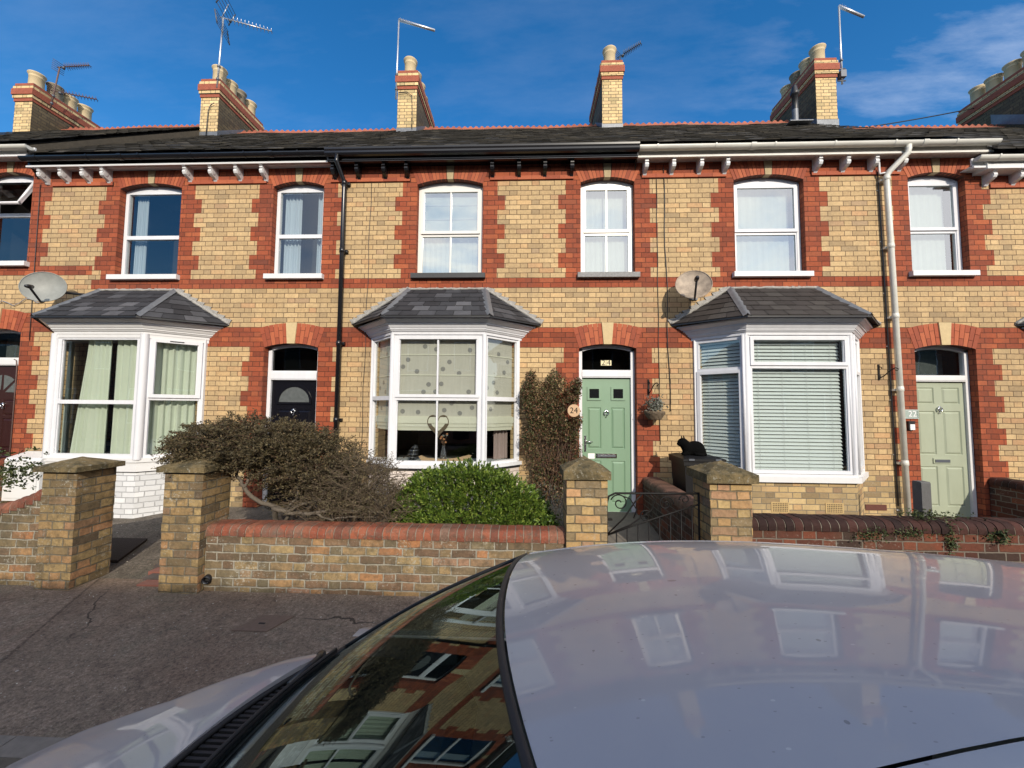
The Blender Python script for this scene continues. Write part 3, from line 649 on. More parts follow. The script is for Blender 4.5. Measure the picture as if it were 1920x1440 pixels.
RY, RZ, EY, EZ = 9.40, 8.85, 5.485, 5.650
def roof(house, xa, xb, dz=0.0, seed=1, gaps=(), mname='slate'):
    rr = random.Random(seed)
    L = math.hypot(RY-EY, RZ-EZ); uy, uz = (RY-EY)/L, (RZ-EZ)/L; ny, nz_ = -uz, uy
    m = MB(); g = 0.14; n = int(L/g)
    sag = lambda x: .012*math.sin(x*1.3+seed)+.007*math.sin(x*3.1+seed*2)
    m.face([(xa, EY+.05, EZ+dz-.02), (xb, EY+.05, EZ+dz-.02), (xb, RY, RZ+dz-.03), (xa, RY, RZ+dz-.03)], 'black')
    m.face([(xa, RY, RZ+dz-.02), (xb, RY, RZ+dz-.02), (xb, 13.4, EZ+dz), (xa, 13.4, EZ+dz)], 'slate')
    for side in (xa, xb): m.face([(side, EY+.06, EZ+dz-.03), (side, RY, RZ+dz-.04), (side, 13.3, EZ+dz-.03), (side, 13.3, 5.35), (side, YF+.02, 5.35)], 'verge')
    w_ = 0.25
    for i in range(n+1):
        s0, s1 = i*g, min((i+1)*g+.05, L)
        x = xa-(w_/2 if i % 2 else 0)
        while x < xb:
            p, q = max(x+.002, xa), min(x+w_-.002, xb); x += w_
            if q-p < .03: continue
            t0 = .012+rr.uniform(-.004, .008); jit = rr.uniform(-.012, .010)
            P = lambda xx, s_, h: (xx, EY+uy*s_+ny*h, EZ+dz+uz*s_+nz_*h+sag(xx)*min(1, s_*.6))
            v = [P(p, s0+jit, t0), P(q, s0+jit, t0+rr.uniform(-.002, .002)), P(q, s1, .002), P(p, s1, .002), P(p, s0+jit, t0-.008), P(q, s0+jit, t0-.008)]
            m.poly(v, [(0, 1, 2, 3), (4, 5, 1, 0)], mname)
    ro = m.build('roof', house)
    # terracotta ridge tiles with a row of small crests
    m = MB(); x = xa
    while x < xb-.05:
        e = min(x+.44, xb)
        P = [(RY-.15, RZ+dz-.115+.014), (RY-.02, RZ+dz+.012), (RY+.02, RZ+dz+.012), (RY+.15, RZ+dz-.10)]
        Q = [(y, z-.02) for y, z in reversed(P)]
        m.prism((P+Q)[::-1], 'x', x+.003, e-.003, 'terracotta')
        nb = max(1, int(round((e-x)/.147)))
        out = [(x+.004, RZ+dz+.0)]
        for k in range(nb):
            c = x+(k+.5)*(e-x)/nb; w2 = (e-x)/nb/2*.98
            for t in (-1, -.75, -.5, -.25, 0, .25, .5, .75, 1): out.append((c+t*w2*.98, RZ+dz+.026+.048*(math.cos(t*math.pi)*.5+.5)**.8+rr.uniform(-.002, .002)))
        out.append((e-.004, RZ+dz+.0))
        m.prism(out[::-1], 'y', RY-.014, RY+.014, 'terracotta')
        x = e
    m.v = [(a, b_, c+sag(a)) for a, b_, c in m.v]; m.build('ridge_tiles', ro)
    return ro

def chimney(house, xa, xb, ztop, pots, zt_pot, seed=0, pm=None, len_=1.5):
    rr = random.Random(seed)
    ya, yb = 8.65, 8.65+len_; K = .0785; b = MB()
    zs = ztop-6*K
    b.box(xa, xb, ya, yb, 7.6, zs, 'yellow_ch')
    b.box(xa-.003, xa-.001, ya+.004, yb, 7.6, zs-.002, 'shaded_ch'); b.box(xb+.001, xb+.003, ya+.004, yb, 7.6, zs-.002, 'shaded_ch')  # thin dark skins paint the shade on both sides of the stack
    for k, (pr, mm, h) in enumerate(((.018, 'redplain_ch', 1), (.036, 'yellow_ch', 1), (.054, 'redplain_ch', 2), (.036, 'yellow_ch', 1), (.016, 'redplain_ch', 1))):
        b.box(xa-pr, xb+pr, ya-pr, yb+pr, zs+.001, zs+h*K-.004, mm); zs += h*K
    b.box(xa+.03, xb-.03, ya+.03, yb-.03, zs-.01, zs+.03, 'mortar')
    # lead flashing round the foot
    zf = EZ+(ya-EY)*(RZ-EZ)/(RY-EY)
    b.box(xa-.012, xb+.012, ya-.014, ya+.02, zf-.10, zf+.105, 'lead')
    for s_, xx in ((-1, xa), (1, xb)):
        b.prism([(ya-.01, zf-.1), (RY+.1, zf+.55), (RY+.1, zf+.80), (ya-.01, zf+.13)], 'x', xx+s_*.001, xx+s_*.010, 'lead')
    ch = b.build('chimney', house)
    n = pots; h = zt_pot-ztop
    for k in range(n):
        y = ya+.22+k*(len_-.44)/max(1, n-1); x = (xa+xb)/2+rr.uniform(-.02, .02)
        m = MB(); hh = h*(.76 if k == 0 else rr.uniform(.66, .78))
        p2 = (pm or {}).get(k, 'pot'); r_ = .140
        m.lathe([(r_*1.0, ztop-.02), (r_*.97, ztop+hh*.72), (r_*1.0, ztop+hh*.73), (r_*1.0, ztop+hh*.77), (r_*.97, ztop+hh*.78), (r_*1.02, ztop+hh*.86), (r_*1.17, ztop+hh*.93), (r_*1.19, ztop+hh*.98), (r_*1.13, ztop+hh), (r_*.95, ztop+hh), (r_*.85, ztop+hh*.6)], (x, y, 0), p2, 24)
        m.build('chimney_pot', ch)
    return ch
MT['yellow_ch'] = brick_mat('chimney_yellow_brick', [(0, (0.42, 0.33, 0.17)), (0.3, (0.60, 0.43, 0.21)), (0.7, (0.68, 0.50, 0.26)), (1, (0.52, 0.38, 0.20))], (0.16, 0.13, 0.09), course=.0785, z0=9.3, dirt=.35, dirtcol=(.24, .19, .11), joint=.012, xoff=.03)
MT['shaded_ch'] = brick_mat('shaded_chimney_brick', [(0, (0.07, 0.055, 0.035)), (0.5, (0.15, 0.115, 0.065)), (1, (0.10, 0.075, 0.045))], (0.07, 0.058, 0.045), course=.0785, z0=9.3, dirt=.6, dirtcol=(.07, .058, .042), joint=.012)  # darker brick for the stack sides, shade put into the colour
MT['redplain_ch'] = mat('chimney_red_brick', (0.28, 0.075, 0.04), 0.85, var=0.40, scale=16, bump=0.4, bscale=70)

# windows ---------------------------------------------------------------
def arched_window(house, xa, xb, z0, spz, r, fm='upvc', glass='glassup', mull=False, split=.50, sill='wpaint', style='sash', inside='room', curt=None, y=YF+.095, name='window', sill_w=.07, tilt=False):
    xc, a = (xa+xb)/2, (xb-xa)/2; t = .058
    f = MB()
    f.box(xa+.004, xa+t, y, y+.06, z0, spz, fm); f.box(xb-t, xb-.004, y, y+.06, z0, spz, fm); f.box(xa+t, xb-t, y, y+.06, z0, z0+t, fm)
    n = 12; top = spz-.045
    for k in range(n):
        p, q = -a+.004+(2*a-.008)*k/n, -a+.004+(2*a-.008)*(k+1)/n
        zp, zq = arch_z(p, a, spz, r)-.003, arch_z(q, a, spz, r)-.003
        f.prism([(xc+p, top), (xc+q, top), (xc+q, zq), (xc+p, zp)], 'y', y+.002, y+.058, fm)
    zm = z0+(top-z0)*split
    def sash(x1, x2, za, zb, yy, s=.045):
        f.box(x1, x1+s, yy, yy+.045, za, zb, fm); f.box(x2-s, x2, yy, yy+.045, za, zb, fm)
        f.box(x1+s, x2-s, yy, yy+.045, za, za+s, fm); f.box(x1+s, x2-s, yy, yy+.045, zb-s, zb, fm)
        if mull: f.box((x1+x2)/2-.011, (x1+x2)/2+.011, yy+.004, yy+.03, za+s, zb-s, fm)
        return (x1+s, x2-s, yy+.018, za+s, zb-s)
    panes = []
    if style == 'sash':
        panes.append(sash(xa+t-.012, xb-t+.012, zm-.01, top+.01, y-.014)); panes.append(sash(xa+t-.02, xb-t+.02, z0+.014, zm-.014, y+.008, .036))
    elif style == 'casement':
        f.box(xa+t, xb-t, y-.004, y+.055, zm-.03, zm+.03, fm)
        panes.append((xa+t, xb-t, y+.02, zm+.03, top)); panes.append((xa+t, xb-t, y+.02, z0+t, zm-.03))
    else:   # top light hung open over a fixed pane
        zm = z0+(top-z0)*.60
        f.box(xa+t, xb-t, y-.004, y+.055, zm-.03, zm+.03, fm)
        f.poly([(xa+t, y-.01, top), (xb-t, y-.01, top), (xb-t, y-.22, zm+.10), (xa+t, y-.22, zm+.10), (xa+t, y+.03, top), (xb-t, y+.03, top), (xb-t, y-.18, zm+.085), (xa+t, y-.18, zm+.085)],
               [(0, 3, 7, 4), (1, 5, 6, 2), (3, 2, 6, 7), (0, 4, 5, 1)], fm)
        f.tube([(xa+t+.02, y-.03, top-.03), (xa+t+.02, y-.20, zm+.10)], .022, fm, 4); f.tube([(xb-t-.02, y-.03, top-.03), (xb-t-.02, y-.20, zm+.10)], .022, fm, 4)
        f.tube([(xa+t, y-.20, zm+.10), (xb-t, y-.20, zm+.10)], .028, fm, 4)
        panes.append((xa+t, xb-t, y+.02, z0+t, zm-.03))
        f.face([(xa+t, y+.0, top-.02), (xa+t, y-.195, zm+.10), (xb-t, y-.195, zm+.10), (xb-t, y, top-.02)], 'glassdk')
    wo_ = f.build(name, house)
    g = MB()
    for (p, q, yy, za, zb) in panes: g.face([(p, yy, za), (q, yy, za), (q, yy, zb), (p, yy, zb)], glass)
    if g.f: g.build('glass', wo_)
    # room behind
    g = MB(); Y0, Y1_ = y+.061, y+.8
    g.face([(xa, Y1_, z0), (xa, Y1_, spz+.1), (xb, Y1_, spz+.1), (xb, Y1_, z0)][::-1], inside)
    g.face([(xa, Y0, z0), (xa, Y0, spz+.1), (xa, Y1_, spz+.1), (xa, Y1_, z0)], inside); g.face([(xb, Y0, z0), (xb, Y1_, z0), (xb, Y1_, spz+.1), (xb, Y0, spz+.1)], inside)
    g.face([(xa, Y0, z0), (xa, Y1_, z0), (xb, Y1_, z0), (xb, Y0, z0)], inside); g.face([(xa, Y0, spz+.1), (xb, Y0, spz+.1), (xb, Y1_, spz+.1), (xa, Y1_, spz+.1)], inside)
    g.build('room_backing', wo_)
    if curt:
        for c in curt:
            wavy(wo_, 'curtain', (xa, y+.12), (1, 0), c[0], c[1], z0+.01 if len(c) < 5 else c[4], spz+.03, c[2], amp=.018 if c[2] != 'net' else .005, folds=c[3])
    if sill:
        g = MB(); g.box(xa-.055, xb+.055, YF-sill_w, YF+.10, z0-.075, z0-.001, sill); g.build('sill', wo_)
    return wo_

def wavy(parent, name, O, u, a0, a1, z0, z1, m, amp=.02, folds=8, tie=None, n=None):
    n = n or max(24, folds*8); nzv = 10; g = MB(); nx, ny = -u[1], u[0]; rows = []
    ph = rnd.uniform(0, 6)
    for j in range(nzv+1):
        t = j/nzv; z = z0+(z1-z0)*t; row = []
        for i in range(n+1):
            s_ = i/n; a = a0+(a1-a0)*s_
            if tie: a = tie(a, t)
            w_ = amp*(1.15-.4*t)*(math.sin(s_*folds*2*math.pi+ph+.4*math.sin(3*s_+t))+.35*math.sin(s_*folds*4.7*math.pi+1.3))
            row.append((O[0]+u[0]*a+nx*w_, O[1]+u[1]*a+ny*w_, z))
        rows.append(row)
    g.grid(rows, m); return g.build(name, parent)

# bay windows -----------------------------------------------------------
BD = 0.49
def bay(house, cx_, hf, hw, kind, base_m, slate_m):
    """canted bay: front half width hf at YF-BD, wall half width hw at YF"""
    Yb = YF-BD; z0, zt = (.985, 2.76) if kind != 22 else (.905, 2.76)
    fm = {26: 'upvc', 24: 'upvc', 22: 'upvc'}[kind]
    P = [(cx_-hw, YF), (cx_-hf, Yb), (cx_+hf, Yb), (cx_+hw, YF)]
    cl_ = math.hypot(hw-hf, BD); ul = ((hw-hf)/cl_, -BD/cl_); ur = ((hw-hf)/cl_, BD/cl_)
    sides = [(P[0], ul, (-BD/cl_, -(hw-hf)/cl_), cl_), (P[1], (1, 0), (0, -1), 2*hf), (P[2], ur, (BD/cl_, -(hw-hf)/cl_), cl_)]
    fr = MB(); gl = MB()
    def frame(O, u, n, a, b_, za, zb, t=.05, d=.05, dd=0.0):
        fr.obox(O, u, n, a, a+t, -d+dd, dd, za, zb, fm); fr.obox(O, u, n, b_-t, b_, -d+dd, dd, za, zb, fm)
        fr.obox(O, u, n, a+t, b_-t, -d+dd, dd, za, za+t, fm); fr.obox(O, u, n, a+t, b_-t, -d+dd, dd, zb-t, zb, fm)
        # glazing bead
        fr.obox(O, u, n, a+t, a+t+.010, -d+dd+.012, dd-.016, za+t, zb-t, fm); fr.obox(O, u, n, b_-t-.010, b_-t, -d+dd+.012, dd-.016, za+t, zb-t, fm)
    def pane(O, u, n, a, b_, za, zb, d=-.030):
        q = lambda a_, z: (O[0]+u[0]*a_+n[0]*d, O[1]+u[1]*a_+n[1]*d, z)
        gl.face([q(a, za), q(b_, za), q(b_, zb), q(a, zb)], 'glass')
    posts = {26: .085, 24: .055, 22: .05}[kind]
    for i, (O, u, n, L_) in enumerate(sides):
        a, b_ = (posts*.55 if i else .03), L_-(posts*.55 if i < 2 else .03)
        if kind == 26:
            if i == 1:
                frame(O, u, n, a, b_, z0, zt-.03, .055)
                zm = 1.775; fr.obox(O, u, n, a+.055, b_-.055, -.05, .002, zm-.028, zm+.028, fm)
                pane(O, u, n, a+.05, b_-.05, zm+.02, zt-.08); pane(O, u, n, a+.05, b_-.05, z0+.05, zm-.02)
            else:
                zm = 1.83; frame(O, u, n, a, b_, z0, zt-.03, .042); fr.obox(O, u, n, a+.042, b_-.042, -.05, -.001, zm-.022, zm+.022, fm)
                frame(O, u, n, a+.028, b_-.028, zm+.014, zt-.055, .050, .05, .022)
                pane(O, u, n, a+.06, b_-.06, zm+.05, zt-.09); pane(O, u, n, a+.04, b_-.04, z0+.03, zm-.02)
                fr.obox(O, u, n, L_/2-.08, L_/2+.08, .022, .030, zt-.087, zt-.074, 'bplastic')
        elif kind == 24:
            zm = 1.865; frame(O, u, n, a, b_, z0-.03, zt-.005, .048 if i == 1 else .036)
            t = .045 if i == 1 else .03
            fr.obox(O, u, n, a+.03, b_-.03, -.05, .004, zm-.030, zm+.030, fm)
            if i == 1: frame(O, u, n, a+.030, b_-.030, zm+.012, zt-.03, .042, .05, .020)
            pane(O, u, n, a+t, b_-t, zm+.02, zt-.04); pane(O, u, n, a+t, b_-t, z0, zm-.02)
            if i == 1:
                mid = L_/2
                fr.obox(O, u, n, mid-.011, mid+.011, -.030, .006, zm+.05, zt-.07, fm); fr.obox(O, u, n, mid-.011, mid+.011, -.030, -.002, z0+.01, zm-.03, fm)
        else:
            zm = 2.33 if i == 1 else 2.30
            frame(O, u, n, a, b_, z0, zt-.01, .045)
            fr.obox(O, u, n, a+.04, b_-.04, -.05, .002, zm-.028, zm+.028, fm)
            if i == 1: frame(O, u, n, a+.02, b_-.02, zm+.012, zt-.03, .045, .05, .020)
            else: frame(O, u, n, a+.02, b_-.02, z0+.02, zm-.01, .045, .05, .020)
            pane(O, u, n, a+.05, b_-.05, zm+.03, zt-.05); pane(O, u, n, a+.05, b_-.05, z0+.04, zm-.03)
    for k in (1, 2):          # corner posts
        q = P[k]
        r = posts*.62
        if kind == 22:
            for dx in (-.030, 0.012, .05):
                s_ = -1 if k == 1 else 1
                fr.tube([(q[0]+s_*(-dx+.015)*.9, q[1]-.004+abs(dx)*.25, z0), (q[0]+s_*(-dx+.015)*.9, q[1]-.004+abs(dx)*.25, zt)], .017, fm, 10)
        fr.lathe([(r, z0-.02), (r, zt)], (q[0], q[1]+.012, 0), fm, 12 if kind != 26 else 8)
    for k, s_ in ((0, 1), (3, -1)):
        fr.box(min(P[k][0], P[k][0]+s_*.05), max(P[k][0], P[k][0]+s_*.05), YF-.035, YF+.02, z0-.02, zt, fm)
    bw = fr.build('bay_window', house)
    gl.build('glass', bw)
    # cornice: stepped mouldings following the plan
    def ring(off, za, zb, m, mb, offtop=None):
        ot = off if offtop is None else offtop
        def pl(o):
            k1 = o*(1-ul[0])/max(1e-6, -ul[1]) if False else 0
            # offset polygon
            h1 = hf+o*math.tan(math.atan2(BD, hw-hf)/2); h2 = hw+o/math.sin(math.atan2(BD, hw-hf))
            return [(cx_-h2, YF), (cx_-h1, Yb-o), (cx_+h1, Yb-o), (cx_+h2, YF)]
        A, B = pl(off), pl(ot)
        v = [(x, y, za) for x, y in A]+[(x, y, zb) for x, y in B]
        mb.poly(v, [(0, 1, 5, 4), (1, 2, 6, 5), (2, 3, 7, 6), (0, 3, 2, 1), (4, 5, 6, 7)], m)
    c = MB(); cm = 'upvc' if kind != 26 else 'wpaint'
    if kind == 26: ring(.012, 2.70, 2.765, cm, c)
    for (o1, o2, za, zb) in ((.018, .018, 2.752, 2.79), (.030, .045, 2.792, 2.815), (.052, .052, 2.817, 2.835), (.060, .085, 2.837, 2.880), (.098, .098, 2.882, 2.900), (.110, .150, 2.902, 2.940), (.165, .165, 2.942, 2.962)):
        ring(o1, za, zb, cm, c, o2)
    c.build('cornice', bw)
    # hipped slate roof
    rz0, rz1 = 2.968, 3.535; o = .225
    ang = math.atan2(BD, hw-hf); h1 = hf+o*math.tan(ang/2); h2 = hw+o/math.sin(ang); ht = hf*.92
    E = [Vector((cx_-h2, YF, rz0+.03)), Vector((cx_-h1, Yb-o, rz0)), Vector((cx_+h1, Yb-o, rz0)), Vector((cx_+h2, YF, rz0+.03))]
    T = [Vector((cx_-ht, YF, rz1)), Vector((cx_-ht, YF-.02, rz1)), Vector((cx_+ht, YF-.02, rz1)), Vector((cx_+ht, YF, rz1))]
    s = MB(); rows = 6
    def slope(A, B, C, D, cols, off0):
        nrm = (B-A).cross(D-A).normalized()
        for r_ in range(rows):
            t0, t1 = r_/rows, min(1, (r_+1)/rows+.03)
            L0, R0, L1, R1 = A.lerp(D, t0), B.lerp(C, t0), A.lerp(D, t1), B.lerp(C, t1)
            n_ = max(1, int(round((R0-L0).length/.24))); sh_ = .5 if r_ % 2 else 0
            k = -sh_
            while k < n_:
                p, q = max(0, k/n_)+.003, min(1, (k+1)/n_)-.003; k += 1
                if q <= p: continue
                th = .012+rnd.uniform(-.002, .003)
                v = [L0.lerp(R0, p)+nrm*th, L0.lerp(R0, q)+nrm*th, L1.lerp(R1, q)+nrm*.002, L1.lerp(R1, p)+nrm*.002, L0.lerp(R0, p)-nrm*.003, L0.lerp(R0, q)-nrm*.003]
                s.poly(v, [(0, 1, 2, 3), (4, 5, 1, 0)], slate_m)
    slope(E[1], E[2], T[2], T[1], 7, 0); slope(E[0], E[1], T[1], T[0], 3, 0); slope(E[2], E[3], T[3], T[2], 3, 0)
    s.poly([E[0], E[1], E[2], E[3]], [(0, 3, 2, 1)], 'black')
    s.poly([e-Vector((0, 0, .004)) for e in E]+[t-Vector((0, 0, .01)) for t in T], [(1, 2, 6, 5), (0, 1, 5, 4), (2, 3, 7, 6)], 'black')
    for k in range(3): 
        A, B = E[k], E[k+1]; s.poly([A, B, B+Vector((0, 0, -.022)), A+Vector((0, 0, -.022))], [(0, 3, 2, 1)], 'bplastic')
    br = s.build('bay_roof', bw)
    # lead hips and stepped flashing
    for k in (1, 2):
        l = MB(); A, B = E[k]+Vector((0, 0, .012)), T[k]+Vector((0, 0, .02)); d = (B-A).normalized(); sd_ = Vector((1, 0, 0)) if True else None
        lat = (d.cross(Vector((0, 0, 1)))).normalized()
        for i in range(8):
            a_, b_ = A.lerp(B, i/8), A.lerp(B, (i+1)/8)
            wv = .055
            v = [a_-lat*wv-Vector((0, 0, .018)), a_-lat*.018+Vector((0, 0, .004)), a_+Vector((0, 0, .022)), a_+lat*.018+Vector((0, 0, .004)), a_+lat*wv-Vector((0, 0, .018))]
            v2 = [p+(b_-a_) for p in v]; l.poly(v+v2, [(j, j+1, 6+j, 5+j) for j in range(4)][::1], 'lead', True)
        l.build('hip_flashing', bw)
    l = MB()
    for (A, B, s_) in ((E[0], T[0], -1), (E[3], T[3], 1)):
        if kind == 26 and s_ < 0: pass
        n_ = 8
        for i in range(n_):
            a_, b_ = A.lerp(B, i/n_), A.lerp(B, (i+1)/n_)
            top = max(a_.z, b_.z)+.035+.0*rnd.random()
            if (kind == 26 and s_ < 0) or (kind == 22 and s_ > 0):
                pts = [(a_.x+s_*.01, a_.z-.01), (b_.x+s_*.01, b_.z-.01), (b_.x+s_*.01, b_.z+.035), (a_.x+s_*.01, a_.z+.035)]
            else:
                pts = [(a_.x, a_.z), (b_.x, b_.z), (b_.x, top-.01), (b_.x+(a_.x-b_.x)*.45, top), (a_.x+s_*.05, a_.z+.075)]
            if (s_ > 0): pts = pts[::-1]
            l.prism(pts, 'y', YF-.016, YF+.004, 'mortar' if (kind == 24 or s_*(1 if kind == 26 else -1) > 0) else 'lead')
    for A, B in ((E[0], T[0]), (E[3], T[3]), (T[0], T[3])):
        pth = [A.lerp(B, t)+Vector((0, -.02, .012+rnd.uniform(-.004, .004))) for t in np.linspace(0, 1, 26)]
        l.tube(pth, [.020+rnd.uniform(-.005, .006) for _ in pth], 'mortar' if kind != 22 else 'mortar', 6)
    for A, B, s_ in ((E[0], T[0], -1), (E[3], T[3], 1)):
        if (kind == 26 and s_ < 0) or (kind == 22 and s_ > 0): continue
        for k in range(15):
            t = (k+rnd.random())/15; c = A.lerp(B, t); q = rnd.uniform(.018, .042)
            l.prism([(c.x-q*1.2, c.z-.01), (c.x+q*1.1, c.z-.01), (c.x+q*.7, c.z+q*1.3), (c.x+rnd.uniform(-.01, .01), c.z+q*(1.7+rnd.random())), (c.x-q*.8, c.z+q*.9)], 'y', YF-.013-rnd.uniform(0, .006), YF+.004, 'mortar')
    for k in range(14):
        x = T[0].x+(T[3].x-T[0].x)*(k+rnd.random())/14; q = rnd.uniform(.012, .026); l.prism([(x-q*1.6, rz1), (x+q*1.5, rz1), (x+q, rz1+q*1.4), (x-q*.6, rz1+q*1.7)], 'y', YF-.018-rnd.uniform(0, .006), YF+.004, 'mortar')
    l.build('stepped_flashing', bw)
    # sill and wall below
    w_ = MB()
    if kind == 22:
        ring(.055, .800, .870, 'wpaint', w_, .055); ring(.02, .871, .90, 'wpaint', w_)
    elif kind == 26:
        ring(.022, .925, .985, 'wpaint', w_); ring(.006, .795, .924, 'wpaint', w_)
        ring(.012, .786, .794, 'bplastic', w_)
    else:
        ring(.03, .905, .955, 'upvc', w_); ring(.012, .870, .903, 'bplastic', w_)
    w_.build('sill', bw)
    zb = {22: .80, 26: .786, 24: .870}[kind]
    wl = MB(); ring(0.0, -.25, zb-.002, base_m, wl); wl.build('bay_base_wall', bw)
    # dark inside so that nothing shows through
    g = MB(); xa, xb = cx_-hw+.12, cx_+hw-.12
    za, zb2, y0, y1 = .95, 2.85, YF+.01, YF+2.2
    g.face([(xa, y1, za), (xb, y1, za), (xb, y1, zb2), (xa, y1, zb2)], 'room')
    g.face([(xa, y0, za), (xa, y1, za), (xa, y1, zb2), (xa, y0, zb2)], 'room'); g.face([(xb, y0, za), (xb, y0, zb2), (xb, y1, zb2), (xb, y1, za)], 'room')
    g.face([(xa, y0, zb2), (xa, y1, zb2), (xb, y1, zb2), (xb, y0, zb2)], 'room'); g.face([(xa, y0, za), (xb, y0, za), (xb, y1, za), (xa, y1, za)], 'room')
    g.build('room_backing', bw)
    g = MB()
    pts = [(cx_-hw+.06, YF), (cx_-hf+.03, Yb+.06), (cx_+hf-.03, Yb+.06), (cx_+hw-.06, YF)]
    g.prism(pts[::-1], 'z', z0-.03, z0+.0, 'wpaint'); g.build('window_board', bw)
    return bw, sides, P

# doors -----------------------------------------------------------------
def door_frame(house, g, fm, leafz, trz, y=YF+.10, thr='wpaint', glassm='glassdk', back='black'):
    xa, xb, spz = g['dL']+.004, g['dR']-.004, g['dsp']; a = (xb-xa)/2; xc = (xa+xb)/2; b = MB(); t = .055
    b.box(xa, xa+t, y, y+.07, .15, spz, fm); b.box(xb-t, xb, y, y+.07, .15, spz, fm)
    b.box(xa+t, xb-t, y-.006, y+.07, leafz+.004, trz, fm); b.box(xa+t, xb-t, y-.014, y, leafz+.02, trz-.025, fm)
    b.box(xa+t, xb-t, y-.03, y+.07, .15, .205, thr)
    n = 12
    for k in range(n):
        p, q = -a+2*a*k/n, -a+2*a*(k+1)/n
        zp, zq = arch_z(p, a+.004, spz, .066)-.002, arch_z(q, a+.004, spz, .066)-.002
        b.prism([(xc+p, max(zp-.055, spz-.03) if abs(p) > a*.75 else zp-.045), (xc+q, max(zq-.055, spz-.03) if abs(q) > a*.75 else zq-.045), (xc+q, zq), (xc+p, zp)], 'y', y, y+.07, fm)
    o = b.build('door_frame', house)
    gl = MB(); pts = [(xa+t-.005, trz-.01), (xb-t+.005, trz-.01)]+[(xc+p, arch_z(p, a+.004, spz, .066)-.04) for p in np.linspace(a-t, -a+t, 9)]
    gl.face([(x, y+.03, z) for x, z in pts], glassm); gl.face([(x, y+.30, z) for x, z in pts], back)
    gl.build('fanlight', o)
    return o, xa+t, xb-t
def panel(b, xa, xb, za, zb, y, m, d=.012, bev=.022):
    # a raised-and-fielded panel: sunk moulding then raised field
    v = [(xa, y, za), (xb, y, za), (xb, y, zb), (xa, y, zb)]
    i1 = [(xa+bev*.5, y+d, za+bev*.5), (xb-bev*.5, y+d, za+bev*.5), (xb-bev*.5, y+d, zb-bev*.5), (xa+bev*.5, y+d, zb-bev*.5)]
    i2 = [(xa+bev*1.6, y-.002, za+bev*1.6), (xb-bev*1.6, y-.002, za+bev*1.6), (xb-bev*1.6, y-.002, zb-bev*1.6), (xa+bev*1.6, y-.002, zb-bev*1.6)]
    for A, B in ((v, i1), (i1, i2)):
        for k in range(4): b.face([A[k], A[(k+1) % 4], B[(k+1) % 4], B[k]], m)
    b.face(i2, m)
def door_leaf(house, xa, xb, za, zb, panels, m, y=YF+.135, skip=()):
    """flat leaf with rectangular holes for panels"""
    b = MB(); xs_ = sorted({xa, xb}|{p[0] for p in panels}|{p[1] for p in panels}); zs_ = sorted({za, zb}|{p[2] for p in panels}|{p[3] for p in panels})
    for i in range(len(xs_)-1):
        for j in range(len(zs_)-1):
            xm, zm = (xs_[i]+xs_[i+1])/2, (zs_[j]+zs_[j+1])/2
            if any(p[0] < xm < p[1] and p[2] < zm < p[3] for p in panels): continue
            b.face([(xs_[i], y, zs_[j]), (xs_[i+1], y, zs_[j]), (xs_[i+1], y, zs_[j+1]), (xs_[i], y, zs_[j+1])], m)
    for p in panels: panel(b, *p[:4], y, m)
    b.box(xa, xb, y+.02, y+.045, za, zb, m)
    return b.build('door', house)
def letterbox(door, xa, xb, za, zb, y, m='chrome'):
    b = MB(); b.box(xa, xb, y-.012, y+.002, za, zb, m); b.box(xa+.022, xb-.022, y-.018, y-.012, za+.016, zb-.018, 'galvdark'); b.build('letterbox', door)
def knocker(door, x, z, y, s=1.0):
    b = MB(); b.lathe([(0.001, .03), (.02*s, .024), (.022*s, 0)], (x, y, z+.045*s), 'chrome', 14, (0, -1, 0))
    ring = [(x+.032*s*math.sin(t), y-.024, z-.032*s*math.cos(t)+.012) for t in np.linspace(.35, 2*math.pi-.35, 18)]
    b.tube(ring, [.006+.006*abs(math.cos(t/2)) for t in np.linspace(0, 2*math.pi, 18)], 'chrome', 8)
    b.lathe([(0.001, .028), (.012*s, .02), (.014*s, 0)], (x, y, z-.045*s), 'chrome', 12, (0, -1, 0)); b.build('knocker', door)

XD = {-3: -13.335, -2: -8.49, -1: -3.644, 0: 1.203, 1: 6.046, 2: 10.89}
# ---- house 24 (middle)
h = thing('terraced_house', 'brick terraced house with the bright green front door, number 24 and all-black eaves', 'house', (XD[0]-1.8, YF+3, 0), 'houses of the terrace')
g = facade(XD[0], XD[-1]+.75, XD[0]+.75, 0, h, bay=(-1.24, 1.12), prev_small_r=XD[-1]+.421)
string_course(h, [(XD[-1]+.421+.11, g['bigL']-.11), (g['bigR']+.11, g['smL']-.11)])
for px in (-3.03, -2.65, -2.23, -1.876, -.549, -.139, .256, .664): bracket(h, px, 'bpaint')
eaves(h, -3.08, 1.63, 'black'); ro = roof(h, XD[-1]+.62, XD[0]+.43, 0, 11)
wd = arched_window(h, g['bigL'], g['bigR'], g['wz0'], g['wsp'], .085, 'cream', mull=True, split=.495, sill='darksill', curt=[(.05, .98, 'net', 11)])
b = MB(); b.box(g['bigL']+.06, g['bigR']-.06, YF+.165, YF+.170, 4.52, 5.24, 'net')
for z in (4.95, 4.72, 4.53): b.box(g['bigL']+.06, g['bigR']-.06, YF+.158, YF+.165, z, z+.016, 'white')
b.build('roman_blind', wd)
wd = arched_window(h, g['smL'], g['smR'], g['wz0'], g['wsp'], .080, 'cream', mull=True, split=.495, sill='greysill', curt=[(.05, .77, 'net', 9)])
df, lx, rx = door_frame(h, g, 'upvc', 2.205, 2.325, glassm='glassdk')
